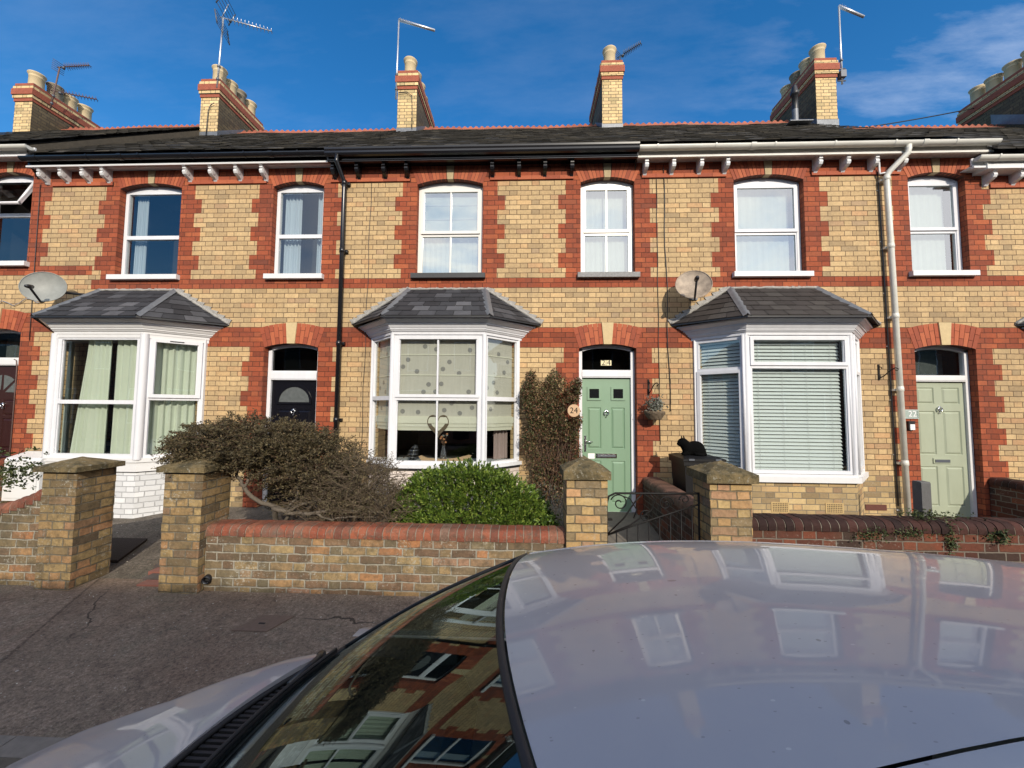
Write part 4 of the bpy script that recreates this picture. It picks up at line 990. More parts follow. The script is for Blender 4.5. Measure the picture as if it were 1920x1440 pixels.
# green door
yd = YF+.135
lc = (lx+rx)/2
pn = [(lc-.280, lc-.075, 1.135, 1.755), (lc+.075, lc+.280, 1.135, 1.755), (lc-.280, lc-.075, .33, .955), (lc+.075, lc+.280, .33, .955), (lc-.300, lc-.065, 1.855, 2.085), (lc+.065, lc+.300, 1.855, 2.085)]
dr = door_leaf(h, lx, rx, .205, 2.205, pn[:4], 'green', yd)
for s_ in (-1, 1):
    p = MB(); xa, xb = (lc-.285, lc-.075) if s_ < 0 else (lc+.075, lc+.285); za, zb = 1.865, 2.070
    p.box(xa, xa+.032, yd-.014, yd, za, zb, 'green'); p.box(xb-.032, xb, yd-.014, yd, za, zb, 'green'); p.box(xa+.032, xb-.032, yd-.014, yd, za, za+.032, 'green'); p.box(xa+.032, xb-.032, yd-.014, yd, zb-.032, zb, 'green')
    p.face([(xa+.03, yd-.004, za+.03), (xb-.03, yd-.004, za+.03), (xb-.03, yd-.004, zb-.03), (xa+.03, yd-.004, zb-.03)], 'blackglass')
    p.build('glazed_pane', dr)
letterbox(dr, lc-.155, lc+.155, 1.0, 1.065, yd); knocker(dr, lc, 1.665, yd)
b = MB(); b.box(lx+.035, lx+.065, yd-.010, yd, 1.09, 1.33, 'chrome'); b.tube([(lx+.05, yd-.008, 1.245), (lx+.05, yd-.05, 1.245), (lx+.155, yd-.052, 1.238)], .009, 'chrome', 8); b.build('handle', dr)
b = MB(); b.box(lc-.275, lc-.175, yd-.003, yd-.0005, .985, 1.065, 'white'); b.build('sticker', dr)
fl = MB()
for i in (-1, 1): fl.box(lc+i*.041-.038, lc+i*.041+.038, YF+.112, YF+.118, 2.395, 2.475, 'goldlet')
nf = fl.build('number_tile', df)
text_on('numeral', '2', .115, (lc-.041, YF+.111, 2.436), nf, 'bpaint', .001); text_on('numeral', '4', .115, (lc+.041, YF+.111, 2.436), nf, 'bpaint', .001)
bw, sides, P = bay(h, -1.24, .645, 1.13, 24, 'pinkbrick', 'bayslate')
for i, (O, u, n, L_) in enumerate(sides):
    b = MB(); a0, a1 = (.07, L_-.07) if i == 1 else (.05, L_-.05); d = -.085
    b.obox(O, u, n, a0, a1, d-.004, d, 1.58, 2.74, 'roman')
    for k, z in enumerate((2.475, 2.185, 1.88, 1.60)): b.obox(O, u, n, a0, a1, d, d+.008, z, z+.014, 'romanband')
    for k in range(3): b.obox(O, u, n, a0-.004, a1+.004, d-.004+.010*k, d+.004+.010*k, 1.415+.050*k, 1.50+.052*k, 'romanband')
    bl = b.build('roman_blind', bw)
    b = MB()
    dots = [(.13, 2.31), (.20, 2.41), (.33, 2.245), (.50, 2.06), (.43, 1.955), (.44, 2.60), (.60, 2.56), (.68, 2.07), (.79, 2.38), (.70, 2.28), (.93, 2.22), (1.08, 2.55), (1.07, 1.96), (.14, 1.68), (.36, 1.67), (.73, 1.70), (.83, 1.80), (.95, 1.66), (.60, 1.96), (1.12, 1.74)] if i == 1 else [(.12, 2.6), (.34, 2.52), (.45, 2.26), (.25, 2.10), (.13, 2.02), (.32, 1.96), (.52, 2.42), (.2, 1.72)]
    for (a, z) in dots:
        if a0+.04 < a < a1-.04:
            c = (O[0]+u[0]*a+n[0]*(d+.002), O[1]+u[1]*a+n[1]*(d+.002), z)
            b.lathe([(.0005, .0012), (.031, .0010), (.033, -.001)], c, 'romandot', 18, (n[0], n[1], 0), False)
    b.build('dandelion_pattern', bl)
O, u, n, L_ = sides[2]
wavy(bw, 'curtain', (O[0]-n[0]*.18, O[1]-n[1]*.18), u, .34, .60, .99, 2.7, 'rosecurt', .02, 4, tie=lambda a, t: a+.12*(1-t)*0)
# things on the window board of the middle bay
t_ = thing('heart_ornament', 'woven heart hanging behind the middle bay window below the cream blind', 'ornament', (-1.235, 5.33, 1.5))
b = MB()
for k in range(3):
    pts = []
    for t in np.linspace(0, 2*math.pi, 40):
        x = 16*math.sin(t)**3; z = 13*math.cos(t)-5*math.cos(2*t)-2*math.cos(3*t)-math.cos(4*t); s_ = .0092-.0013*k
        pts.append((-1.235+x*s_, 5.335+.004*k, 1.50+z*s_*1.15))
    b.tube(pts, .010, 'wicker', 6)
b.tube([(-1.235, 5.335, 1.58), (-1.235, 5.335, 2.2)], .002, 'wicker', 5); b.build('wicker_heart', t_)
t_ = thing('flower_vase', 'slim dark vase of dried orange flowers on the sill of the middle bay window', 'vase', (-1.17, 5.42, .985))
b = MB(); b.lathe([(.030, .986), (.045, 1.03), (.042, 1.10), (.022, 1.17), (.026, 1.20)], (-1.17, 5.42, 0), 'glassware', 16); b.build('vase', t_)
b = MB()
for k in range(9):
    a = rnd.uniform(-.055, .055); z = 1.29+rnd.uniform(-.05, .08); y = 5.42+rnd.uniform(-.03, .03)
    b.tube([(-1.17, 5.42, 1.18), (-1.17+a, y, z)], .003, 'twig', 5); b.lathe([(.001, .016), (.016, .008), (.019, 0), (.010, -.012)], (-1.17+a, y, z), 'pink' if k % 3 else 'dishL', 8)
b.build('dried_flowers', t_)
t_ = thing('wooden_bowl', 'pale curved wooden bowl on the sill of the middle bay window', 'bowl', (-1.15, 5.36, .985))
b = MB(); b.prism([(-1.50, 1.055), (-1.45, .99), (-1.30, .986), (-.98, .986), (-.82, 1.0), (-.76, 1.075), (-.80, 1.085), (-.95, 1.045), (-1.15, 1.02), (-1.38, 1.035), (-1.47, 1.07)], 'y', 5.335, 5.38, 'wood'); b.build('bowl_body', t_)
t_ = thing('glass_ornament', 'shiny striped glass ornament at the left of the middle bay window sill', 'ornament', (-1.62, 5.42, .985))
b = MB()
for k in range(9):
    z = 1.0+k*.024; r = .085*math.sin(.5+k*.28)
    b.lathe([(r*.6, z), (r, z+.008), (r*.7, z+.018)], (-1.62+.006*k, 5.42, 0), 'glassware' if k % 2 else 'bpaint', 18)
b.build('glass_body', t_)

# ---- house 26 (left)
h26 = h = thing('terraced_house', 'brick terraced house with the black front door and pale green curtains in its white bay', 'house', (XD[-1]-1.8, YF+3, 0), 'houses of the terrace')
g = facade(XD[-1], -6.955, XD[-1]+.75, 0, h, bay=(-6.17, 1.17), prev_small_r=None)
string_course(h, [(-7.72, g['bigL']-.11), (g['bigR']+.11, g['smL']-.11)])
for px in (-7.80, -7.445, -7.082, -6.75, -5.396, -4.98, -4.57, -4.157): bracket(h, px, 'wpaint')
eaves(h, -7.965, -3.08, 'black_white'); roof(h, -7.97, XD[-1]+.61, 0, 5)
arched_window(h, g['bigL'], g['bigR'], g['wz0'], g['wsp'], .085, 'upvc', split=.475, style='casement', glass='glass', curt=[(.08, .27, 'bluecurt', 5)])
arched_window(h, g['smL'], g['smR'], g['wz0'], g['wsp'], .080, 'upvc', split=.475, style='casement', glass='glass', curt=[(.06, .34, 'bluecurt', 5), (.62, .74, 'bluecurt', 2)])
df, lx, rx = door_frame(h, g, 'upvc', 2.142, 2.29); lc = (lx+rx)/2
dr = door_leaf(h, lx, rx, .205, 2.142, [(lc-.27, lc-.05, 1.10, 1.68), (lc+.05, lc+.27, 1.10, 1.68), (lc-.27, lc-.05, .33, .92), (lc+.05, lc+.27, .33, .92)], 'blackdoor', yd)
b = MB(); cc = (lc, 1.80); rr_ = .245
outer = [(cc[0]+(rr_+.035)*math.cos(t), cc[1]+(rr_*.98+.035)*math.sin(t)) for t in np.linspace(0, math.pi, 21)]; inner = [(cc[0]+rr_*math.cos(t), cc[1]+rr_*.98*math.sin(t)) for t in np.linspace(math.pi, 0, 21)]
b.prism((outer+inner)[::-1], 'y', yd-.014, yd, 'blackdoor'); b.box(lc-rr_-.035, lc+rr_+.035, yd-.014, yd, 1.765, 1.799, 'blackdoor')
fr_ = b.build('arched_light', dr)
b = MB(); b.face([(x, yd-.004, z) for x, z in inner[::-1]], 'obscure'); b.build('glass', dr)
knocker(dr, lc, 1.64, yd, .9); letterbox(dr, lc-.14, lc+.14, .985, 1.045, yd)
bw, sides, P = bay(h, -6.17, .67, 1.19, 26, 'whitebrick', 'bayslate')
for i, (O, u, n, L_) in enumerate(sides):
    On = (O[0]-n[0]*.13, O[1]-n[1]*.13)
    if i == 1:
        wavy(bw, 'curtain', On, u, .30, .735, .99, 2.69, 'curtain', .022, 5, tie=lambda a, t: a-.10*(1-t)*(1 if a < .5 else 0)+(.08 if a < .35 else 0)*t)
        wavy(bw, 'curtain', On, u, .775, 1.26, .99, 2.69, 'curtain', .022, 5)
    elif i == 2: wavy(bw, 'curtain', On, u, .04, .66, .99, 2.69, 'curtain', .020, 7)
    else: wavy(bw, 'curtain', On, u, .20, .45, .99, 2.69, 'curtain', .02, 4)

# ---- house 22 (right)
h22 = h = thing('terraced_house', 'brick terraced house with the pale sage door, number 22, and venetian blinds in its bay', 'house', (XD[1]-1.8, YF+3, 0), 'houses of the terrace')
g = facade(XD[1], XD[0]+.75, 7.62, 0, h, bay=(3.64, 1.17), prev_small_r=XD[0]+.421, panel_right=6.80)
string_course(h, [(XD[0]+.421+.11, g['bigL']-.11), (g['bigR']+.11, g['smL']-.11)]); string_course(h, [(6.80, 7.62)], 5.265-.23)
for px in (1.775, 2.176, 2.585, 2.966, 4.302, 4.699, 5.105, 5.508): bracket(h, px, 'wpaint')
eaves(h, 1.633, 6.69, 'white'); roof(h, XD[0]+.44, 6.61, 0, 23)
arched_window(h, g['bigL'], g['bigR'], g['wz0'], g['wsp'], .085, 'upvc', split=.485, sill='wpaint', curt=[(.05, .93, 'net', 8)])
arched_window(h, g['smL'], g['smR'], g['wz0'], g['wsp'], .080, 'upvc', split=.485, sill='wpaint', curt=[(.05, .70, 'net', 7)])
df, lx, rx = door_frame(h, g, 'wpaint', 2.175, 2.27, glassm='glass', back='obscure'); lc = (lx+rx)/2
dr = door_leaf(h, lx, rx, .205, 2.175, [(lc-.305, lc-.055, 1.85, 2.09), (lc+.055, lc+.305, 1.85, 2.09), (lc-.305, lc-.055, 1.11, 1.745), (lc+.055, lc+.305, 1.11, 1.745), (lc-.305, lc-.055, .37, .94), (lc+.055, lc+.305, .37, .94)], 'sage', yd)
knocker(dr, lc, 1.76, yd, .9); letterbox(dr, lc-.12, lc+.13, .985, 1.06, yd, 'sage')
bw, sides, P = bay(h, 3.64, .685, 1.18, 22, 'basebrick', 'bayslate_brown')
for i, (O, u, n, L_) in enumerate(sides):
    b = MB(); a0, a1 = (.07, L_-.10) if i == 1 else (.07, L_-.06); z = .95
    while z < 2.70:
        for (ca, cb) in (((a0), a1),):
            q = lambda a, d, zz: (O[0]+u[0]*a+n[0]*d, O[1]+u[1]*a+n[1]*d, zz)
            v = [q(ca, -.078, z-.020), q(cb, -.078, z-.020), q(cb, -.104, z+.020), q(ca, -.104, z+.020), q(ca, -.075, z-.018), q(cb, -.075, z-.018), q(cb, -.101, z+.022), q(ca, -.101, z+.022)]
            b.poly(v, [(0, 3, 2, 1), (4, 5, 6, 7), (0, 1, 5, 4), (2, 3, 7, 6), (1, 2, 6, 5), (3, 0, 4, 7)], 'blind')
        z += .0485
    b.obox(O, u, n, a0, a1, -.11, -.06, 2.68, 2.74, 'blind')
    for a in np.linspace(a0+.12, a1-.12, 4 if i == 1 else 2): b.obox(O, u, n, a, a+.003, -.072, -.070, .95, 2.7, 'wpaint')
    b.build('venetian_blind', bw)
ab = MB()
for xx in (3.335, 4.03):
    ab.box(xx-.115, xx+.115, YF-BD-.006, YF-BD+.02, .40, .535, 'airbrick')
    for r_ in range(5):
        for c_ in range(9): ab.box(xx-.095+c_*.022, xx-.083+c_*.022, YF-BD-.007, YF-BD-.0055, .415+r_*.023, .428+r_*.023, 'black')
    ab.build('air_brick', h); ab = MB()
ab.box(4.83, 5.12, YF-.008, YF+.01, .33, .41, 'airred'); ab.build('air_brick', h)

# ---- house 28 (far left) and 20 (far right), only slivers in view, and one more roof to the left
hL = h = thing('terraced_house', 'terraced house at the left edge with the maroon door and open top window light', 'house', (XD[-2]-1.8, YF+3, 0), 'houses of the terrace')
g = facade(XD[-2], XD[-3]+.75, -6.955, 3, h, bay=(XD[-2]-2.42, 1.17), panel_hi_left=-7.86, prev_small_r=XD[-3]+.421)
for px in (-9.85, -9.45, -9.05, -10.25): bracket(h, px, 'wpaint', 5.290+.19)
eaves(h, -12.9, -7.87, 'white2', .19); roof(h, -12.9, -7.975, .20, 7)
arched_window(h, g['bigL'], g['bigR'], g['wz0'], g['wsp'], .085, 'upvc', glass='glass')
arched_window(h, g['smL'], g['smR'], g['wz0'], g['wsp'], .080, 'upvc', style='top', glass='glass', curt=[(.52, .74, 'bluecurt', 4)])
df, lx, rx = door_frame(h, g, 'wpaint', 2.142+.23-.02, 2.29+.19, glassm='glass', back='obscure'); lc = (lx+rx)/2
dr = door_leaf(h, lx, rx, .205, 2.352, [(lc-.30, lc-.04, 1.55, 1.80), (lc+.04, lc+.30, 1.55, 1.80), (lc-.30, lc-.04, 1.02, 1.50), (lc+.04, lc+.30, 1.02, 1.50), (lc-.30, lc-.04, .33, .92), (lc+.04, lc+.30, .33, .92)], 'maroon', yd)
b = MB()
for k in range(4):
    t0, t1 = math.pi*k/4+.06, math.pi*(k+1)/4-.06
    pts = [(lc+.06*math.cos((t0+t1)/2), 1.90+.06*math.sin((t0+t1)/2))]+[(lc+.30*math.cos(t), 1.90+.30*math.sin(t)) for t in np.linspace(t0, t1, 7)]
    b.face([(x, yd-.003, z) for x, z in pts], 'obscure')
b.build('fan_light', dr); knocker(dr, lc+.05, 1.70, yd, .8); letterbox(dr, lc-.12, lc+.12, .96, 1.01, yd, 'maroon')
b = MB(); cxn = g['dR']+.0; b.tube([(cxn, YF-.01, .3), (cxn+.0, YF-.012, 2.3), (cxn-.02, YF-.01, 2.42), (cxn-.06, YF-.01, 2.44)], .008, 'rustmetal', 6); b.build('cable_conduit', h)
bay(h, XD[-2]-2.42, .67, 1.18, 26, 'basebrick', 'bayslate')

hR = h = thing('terraced_house', 'terraced house at the right edge, only its lower white gutter and wall in view', 'house', (XD[2]-1.8, YF+3, 0), 'houses of the terrace')
g = facade(XD[2], 7.62, XD[2]+.75, 0, h, bay=(XD[2]-2.35, 1.17))
string_course(h, [(7.62, g['bigL']-.11)], 5.035)
for px in (6.734, 7.11, 7.49, 7.87): bracket(h, px, 'wpaint', 5.290-.235)
b = MB(); b.box(6.58, 11.7, 5.565, YF-.005, 5.225, 5.288, 'wpaint'); b.box(6.57, 6.579, 5.56, YF-.004, 5.22, 5.43, 'wpaint'); b.build('boxed_eaves', h)
eaves(h, 6.40, 11.7, 'white2', -.235); roof(h, 6.62, XD[2]+.85, -.20, 9)
arched_window(h, g['bigL'], g['bigR'], g['wz0'], g['wsp'], .085, 'upvc', glass='glassup')
arched_window(h, g['smL'], g['smR'], g['wz0'], g['wsp'], .080, 'upvc', glass='glassup')
df, lx, rx = door_frame(h, g, 'upvc', 2.175, 2.29); door_leaf(h, lx, rx, .205, 2.175, [], 'blackdoor', yd)
bay(h, XD[2]-2.35, .67, 1.18, 26, 'whitebrick', 'bayslate')

# chimneys on the party walls
chimney(hL, -12.78, -12.33, 9.70, 4, 10.26, 1, {1: 'potdark'})
chimney(h26, -7.99, -7.54, 9.69, 4, 10.28, 2, {2: 'potdark'})
ch24 = chimney(bpy.data.objects['terraced_house'], -3.13, -2.67, 9.775, 4, 10.36, 3)
chimney(h22, 1.72, 2.18, 9.90, 4, 10.50, 4)
chD = chimney(h22, 6.575, 7.035, 9.82, 4, 10.40, 5, {2: 'potdark'})
chimney(hR, 11.38, 11.84, 9.66, 4, 10.25, 6)

# ------------------------------------------------------------------ pipes, cables, aerials, dishes
t_ = thing('drainpipe', 'black drainpipe running down the brick from the black eaves, right of the black front door', 'drainpipe', (-2.86, 5.69, .2))
b = MB(); b.tube([(-2.90, 5.50, 5.55), (-2.90, 5.50, 5.44), (-2.865, 5.68, 5.24), (-2.862, 5.685, 5.12), (-2.86, 5.69, .30)], .034, 'bpaint', 12); b.build('pipe', t_)
for z in (5.18, 4.1, 2.66, 1.5):
    b = MB(); b.lathe([(.034, z), (.042, z+.004), (.042, z+.07), (.034, z+.074)], (-2.861, 5.688, 0), 'bpaint', 14); b.box(-2.83, -2.79, YF-.045, YF-.002, z+.02, z+.06, 'bpaint'); b.build('collar', t_)
t_ = thing('drainpipe', 'white drainpipe running down the brick from the white gutter, left of the sage door', 'drainpipe', (5.32, 5.64, .2))
b = MB(); b.tube([(5.46, 5.525, 5.56), (5.46, 5.525, 5.50), (5.45, 5.53, 5.45), (5.29, 5.64, 5.25), (5.258, 5.66, 5.18), (5.262, 5.66, 4.9), (5.325, 5.66, .1)], .037, 'gutterw', 16); b.build('pipe', t_)
for z, x in ((5.12, 5.259), (4.1, 5.272), (3.07, 5.286), (2.02, 5.300), (.98, 5.314)):
    b = MB(); b.lathe([(.037, z), (.043, z+.004), (.043, z+.050), (.040, z+.055), (.040, z+.070), (.037, z+.074)], (x, 5.66, 0), 'gutterw', 18); b.box(x-.055, x+.055, 5.69, YF-.002, z+.01, z+.04, 'gutterw'); b.build('collar', t_)
t_ = thing('overflow_pipe', 'thin white overflow pipe elbow under the eaves beside the white drainpipe', 'pipe', (5.19, 5.70, 5.3))
b = MB(); b.tube([(5.20, 5.70, 5.46), (5.20, 5.70, 5.27), (5.205, 5.70, 5.245), (5.26, 5.66, 5.24)], .013, 'wpaint', 8); b.build('pipe', t_)
def cable(label, pts, r=.005, m='bplastic', clips=None):
    b = MB(); b.tube(pts, r, m, 6)
    for c in clips or (): b.box(c[0]-.008, c[0]+.022, YF-.016, YF-.001, c[1]-.006, c[1]+.006, 'white')
    o = b.build('cable'); o['label'] = label; o['category'] = 'cable'; return o
cable('thin black cable hanging down the brick just right of the black drainpipe', [(-2.46+.01*math.sin(k*1.7)-.012*k*.2, YF-.012, 5.25-k*.32) for k in range(16)], .0045)
cable('left of the two thin cables down the brick beside the rusty dish', [(1.955+.006*math.sin(k*2.1), YF-.012, 5.25-k*.31) for k in range(14)], .0045)
cable('right of the two thin cables down the brick beside the rusty dish', [(2.06+.012*math.sin(k*1.3)+.004*k, YF-.014, 5.43-k*.31) for k in range(13)], .006)
cable('black cable with white clips tucked behind the white drainpipe', [(5.205+.0085*k*.5, YF-.022, 5.3-k*.35) for k in range(15)], .010, clips=[(5.205+.004*k*2.2, 5.02-k*.78) for k in range(7)])
cable('thin cable down the brick beside the grey dish', [(-7.93+.004*k, YF-.012, 5.30-k*.32) for k in range(9)], .0045)
cable('grey cable looping across the brick left of the grey dish', [(-8.5+.1*k, YF-.02, 3.32+.05*math.sin(k*1.5)+.01*k) for k in range(9)], .006, 'galv')
# overhead wire
b = MB(); A, B = Vector((8.0, 9.48, 8.71)), Vector((12.5, 9.9, 9.75))
b.tube([A.lerp(B, t)-Vector((0, 0, .05*4*t*(1-t))) for t in np.linspace(0, 1, 16)], .014, 'bplastic', 5)
o = b.build('overhead_wire'); o['label'] = 'dark telephone wire crossing the sky above the right-hand roof'; o['category'] = 'wire'
cable('black cable looping down the face of the chimney with the tall forked aerial', [(-7.62, 8.61, 9.05), (-7.72, 8.62, 9.0), (-7.77, 8.62, 8.85), (-7.78, 8.62, 8.55), (-7.78, 8.61, 8.2)], .010)
cable('black cable down the face of the chimney right of the black drainpipe', [(-3.1, 8.61, 9.2), (-2.9, 8.62, 9.22), (-2.78, 8.62, 9.12), (-2.76, 8.62, 8.7), (-2.76, 8.62, 8.3)], .009)

def aerial(label, base, top, kind, m='galv', boom=None, grp='rooftop aerials', second=None, r=.016):
    t_ = thing('rooftop_aerial', label, 'aerial', base, grp)
    b = MB(); b.tube([base, top], r, m, 8)
    bv = Vector(base); tv = Vector(top)
    for f in (.12, .3): 
        p = bv.lerp(tv, f); b.lathe([(r, -.03), (r*1.8, -.02), (r*1.8, .02), (r, .03)], p, 'galvdark', 8, (tv-bv))
    b.build('mast', t_)
    for (o_, d_, k_) in [(Vector(top), Vector(boom), kind)]+([(bv.lerp(tv, second[0]), Vector(second[1]), 'yagi')] if second else []):
        b = MB(); L_ = d_.length; d = d_.normalized()
        if k_ == 'log':
            for s_ in (0, 1): b.tube([o_+Vector((0, 0, -.03+.05*s_)), o_+d_+Vector((0, 0, -.005+.02*s_))], .016, 'galv', 6)
            b.tube([o_, o_+d_], [.034, .030], 'galv', 6)
            for t in np.linspace(.06, .96, 12):
                w_ = .05*(1.3-t); lat = Vector((0, 1, 0)); b.tube([o_+d_*t-lat*w_, o_+d_*t+lat*w_], .005, 'galv', 5)
        else:
            b.tube([o_-d*.08, o_+d_], .012, m, 6)
            up = Vector((0, 0, 1)); lat = d.cross(up).normalized(); v2 = lat.cross(d).normalized()
            for t in np.linspace(.22, 1.0, 11):
                w_ = .085-.025*t; p = o_+d_*t
                b.tube([p-lat*w_*.8, p+lat*w_*.8], .006, m, 5); b.tube([p-(lat+v2).normalized()*w_, p+(lat+v2).normalized()*w_], .005, m, 5)
            b.lathe([(.001, .03), (.035, .02), (.035, -.02), (.001, -.03)], o_+d_*.14-v2*.03, 'galvdark', 8, lat)
            if k_ == 'grid':
                for s_ in (-1, 1):
                    e = (v2*s_*.42-d*.02+lat*.0); c0 = o_-d*.03
                    b.tube([c0, c0+e*.9+d*.10], .011, m, 6)
                    for q in np.linspace(.2, 1.0, 5):
                        pp = c0+e*q+d*.12*q; b.tube([pp-lat*.28, pp+lat*.28], .007, 'galvdark', 5)
                    for s2 in (-1, 1):
                        b.tube([c0+e*.2+lat*.28*s2, c0+e+d*.12+lat*.28*s2], .014, 'galvdark', 5)
            elif k_ == 'yagi':
                for q in np.linspace(-1, 1, 6): pp = o_-d*.05+v2*.12*q; b.tube([pp-lat*.12, pp+lat*.12], .006, m, 5)
        b.build('antenna', t_)
aerial('rusty aerial mast with two small toothed arrays on the leftmost chimney', (-12.18, 8.9, 9.25), (-12.02, 8.9, 10.35), 'yagi', 'rustmetal', (.98, -.15, -.12), second=(.42, (.9, .2, -.08)))
aerial('tall silver aerial with a forked grid reflector on the second chimney from the left', (-7.56, 8.60, 9.42), (-7.50, 8.60, 11.22), 'grid', 'galv', (1.05, .25, -.12), r=.020)
aerial('tall aerial with a single downward sloping arm on the chimney right of the black drainpipe', (-3.16, 8.62, 9.05), (-3.14, 8.62, 11.05), 'log', 'galv', (.88, 0, -.30), r=.020)
aerial('small toothed aerial on a bent pole behind the chimney above the green door', (2.26, 9.3, 9.55), (2.30, 9.3, 10.62), 'yagi', 'galvdark', (.40, -.4, -.06))
aerial('tall aerial with a sloping arm bracketed to the chimney beside the vent pipe', (7.14, 8.62, 9.16), (7.14, 8.62, 11.05), 'log', 'galv', (.55, 0, -.28), r=.019)
b = MB(); b.tube([(7.04, 8.62, 9.52), (7.22, 8.62, 9.53)], .014, 'galvdark', 6); b.tube([(7.04, 8.62, 9.24), (7.22, 8.62, 9.24)], .014, 'galvdark', 6); b.box(7.08, 7.20, 8.56, 8.68, 9.30, 9.46, 'galvdark'); b.build('bracket', bpy.data.objects[[o.name for o in bpy.data.objects if o.name.startswith('rooftop_aerial')][-1]])
# soil vent through the slates
t_ = thing('vent_pipe', 'grey soil vent pipe with black cowl standing on the slates left of the right-hand chimney', 'vent pipe', (5.85, 8.3, 7.9))
b = MB(); b.lathe([(.060, 7.9), (.058, 8.32)], (5.85, 8.3, 0), 'lead', 16); b.lathe([(.058, 8.321), (.058, 8.64), (.085, 8.65), (.085, 8.70), (.062, 8.76), (.050, 8.84), (.030, 8.88), (.001, 8.89)], (5.85, 8.3, 0), 'bplastic', 18); b.box(5.62, 6.10, 8.12, 8.42, 7.94, 7.955, 'lead'); b.build('pipe', t_)

def dish(label, c, nrm, rx, ry, m, armdir):
    t_ = thing('satellite_dish', label, 'satellite dish', (c[0], YF, c[2]), 'satellite dishes'); c = Vector(c); nrm = Vector(nrm).normalized()
    lat = Vector((0, 0, 1)).cross(nrm).normalized(); up = nrm.cross(lat).normalized(); b = MB(); rows = []
    for i in range(9):
        q = i/8; rows.append([c+lat*(rx*q*math.cos(a))+up*(ry*q*math.sin(a))+nrm*(.07*q*q) for a in np.linspace(0, 2*math.pi, 37)])
    b.grid(rows, m); b.grid([[p-nrm*.006 for p in r_] for r_ in rows], m, flip=True)
    b.tube([r_ for r_ in rows[-1]], .006, m, 6, cap=False); b.build('reflector', t_)
    b = MB(); foot = c-up*ry+nrm*.05; tip = c+nrm*.36-up*ry*.62
    b.tube([c-up*ry*.9, foot, tip], .014, 'bplastic', 8); b.lathe([(.001, .06), (.030, .055), (.030, -.01), (.022, -.06), (.001, -.065)], tip, 'bplastic', 12, (c-tip)); b.build('feed_arm', t_)
    b = MB(); back = c-nrm*.07; w_ = Vector((c.x+armdir, YF-.03, c.z-.05))
    b.tube([c, back, w_+Vector((0, -.08, .02)), w_], .020, 'bplastic', 8); b.box(w_.x-.05, w_.x+.06, YF-.03, YF-.002, w_.z-.05, w_.z+.05, 'galvdark'); b.build('wall_bracket', t_)
dish('grey satellite dish on the brick above the left bay window', (-7.25, 5.42, 3.47), (.45, -.80, .20), .245, .24, 'dishL', .42)
dish('rust stained satellite dish on the brick between the middle and right bay windows', (2.35, 5.46, 3.47), (-.25, -.85, .38), .235, .245, 'dishR', .12)

# ------------------------------------------------------------------ signs and fittings by the doors
t_ = thing('number_sign', 'round pale wooden sign reading 24 half buried in the climber beside the green door', 'sign', (.62, 5.50, 1.70), 'house number signs')
b = MB(); b.lathe([(.001, .012), (.086, .012), (.088, .008), (.088, -.004)], (.655, 5.40, 1.71), 'wood', 28, (0, -1, 0), False); p = b.build('disc', t_)
text_on('numeral', '24', .115, (.655, 5.3865, 1.71), p, 'bpaint', .001)
t_ = thing('number_sign', 'grey slate sign reading 22 between the white drainpipe and the sage door', 'sign', (5.50, YF, 1.70), 'house number signs')
b = MB(); b.box(5.385, 5.62, YF-.014, YF-.002, 1.635, 1.765, 'plaque'); b.box(5.390, 5.615, YF-.0155, YF-.014, 1.64, 1.643, 'white'); b.box(5.390, 5.615, YF-.0155, YF-.014, 1.757, 1.760, 'white'); p = b.build('slate_plate', t_)
text_on('numeral', '22', .118, (5.530, YF-.016, 1.70), p, 'white', .001)
b2 = MB()
for k in range(5): b2.lathe([(.001, .001), (.006, 0)], (5.606+rnd.uniform(-.004, .004), YF-.0165, 1.655+k*.022), 'leafweed', 6, (0, -1, 0))
b2.build('painted_sprig', p)
t_ = thing('doorbell', 'small black and white doorbell under the number 22 sign', 'doorbell', (5.5, YF, 1.54))
b = MB(); b.box(5.455, 5.545, YF-.035, YF-.002, 1.575, 1.60, 'bplastic'); b.box(5.46, 5.54, YF-.028, YF-.002, 1.47, 1.575, 'bplastic'); b.box(5.475, 5.54, YF-.034, YF-.028, 1.475, 1.555, 'white'); b.build('button', t_)
t_ = thing('doorbell', 'small dark square doorbell on the red brick left of the black door', 'doorbell', (-4.16, YF, 1.5))
b = MB(); b.box(-4.20, -4.13, YF-.02, YF-.002, 1.42, 1.50, 'bplastic'); b.lathe([(.001, .004), (.012, .003), (.014, 0)], (-4.165, YF-.02, 1.46), 'chrome', 12, (0, -1, 0)); b.build('button', t_)
def scroll_bracket(label, x, z, s=1.0, out=.26, dx=0.0):
    t_ = thing('hanging_bracket', label, 'bracket', (x, YF, z), 'wrought iron hanging brackets'); b = MB()
    b.box(x-.012, x+.012, YF-.012, YF-.001, z-.12*s, z+.12*s, 'iron')
    P_ = lambda o_, h: (x+dx*o_, YF-.01-o_, z+h)
    b.tube([P_(0, -.09*s), P_(.05, -.06*s), P_(.10, .0), P_(.16, .05*s), P_(out-.03, .055*s), P_(out, .03*s), P_(out-.015, .01*s), P_(out-.035, .02*s)], .007, 'iron', 6)
    b.tube([P_(0, .09*s), P_(.03, .07*s), P_(.03, .05*s)], .006, 'iron', 6)
    b.build('scroll', t_)
scroll_bracket('black scroll bracket on the red brick above the hanging basket', 1.80, 2.06, 1.0, .24, .25)
scroll_bracket('empty black scroll bracket on the yellow brick left of the white drainpipe', 5.10, 2.30, .95, .20, .45)
t_ = thing('hanging_basket', 'wicker hanging basket of grey-green heather right of the green door', 'hanging basket', (1.82, 5.60, 1.60))
b = MB(); cb = (1.83, 5.59, 0)
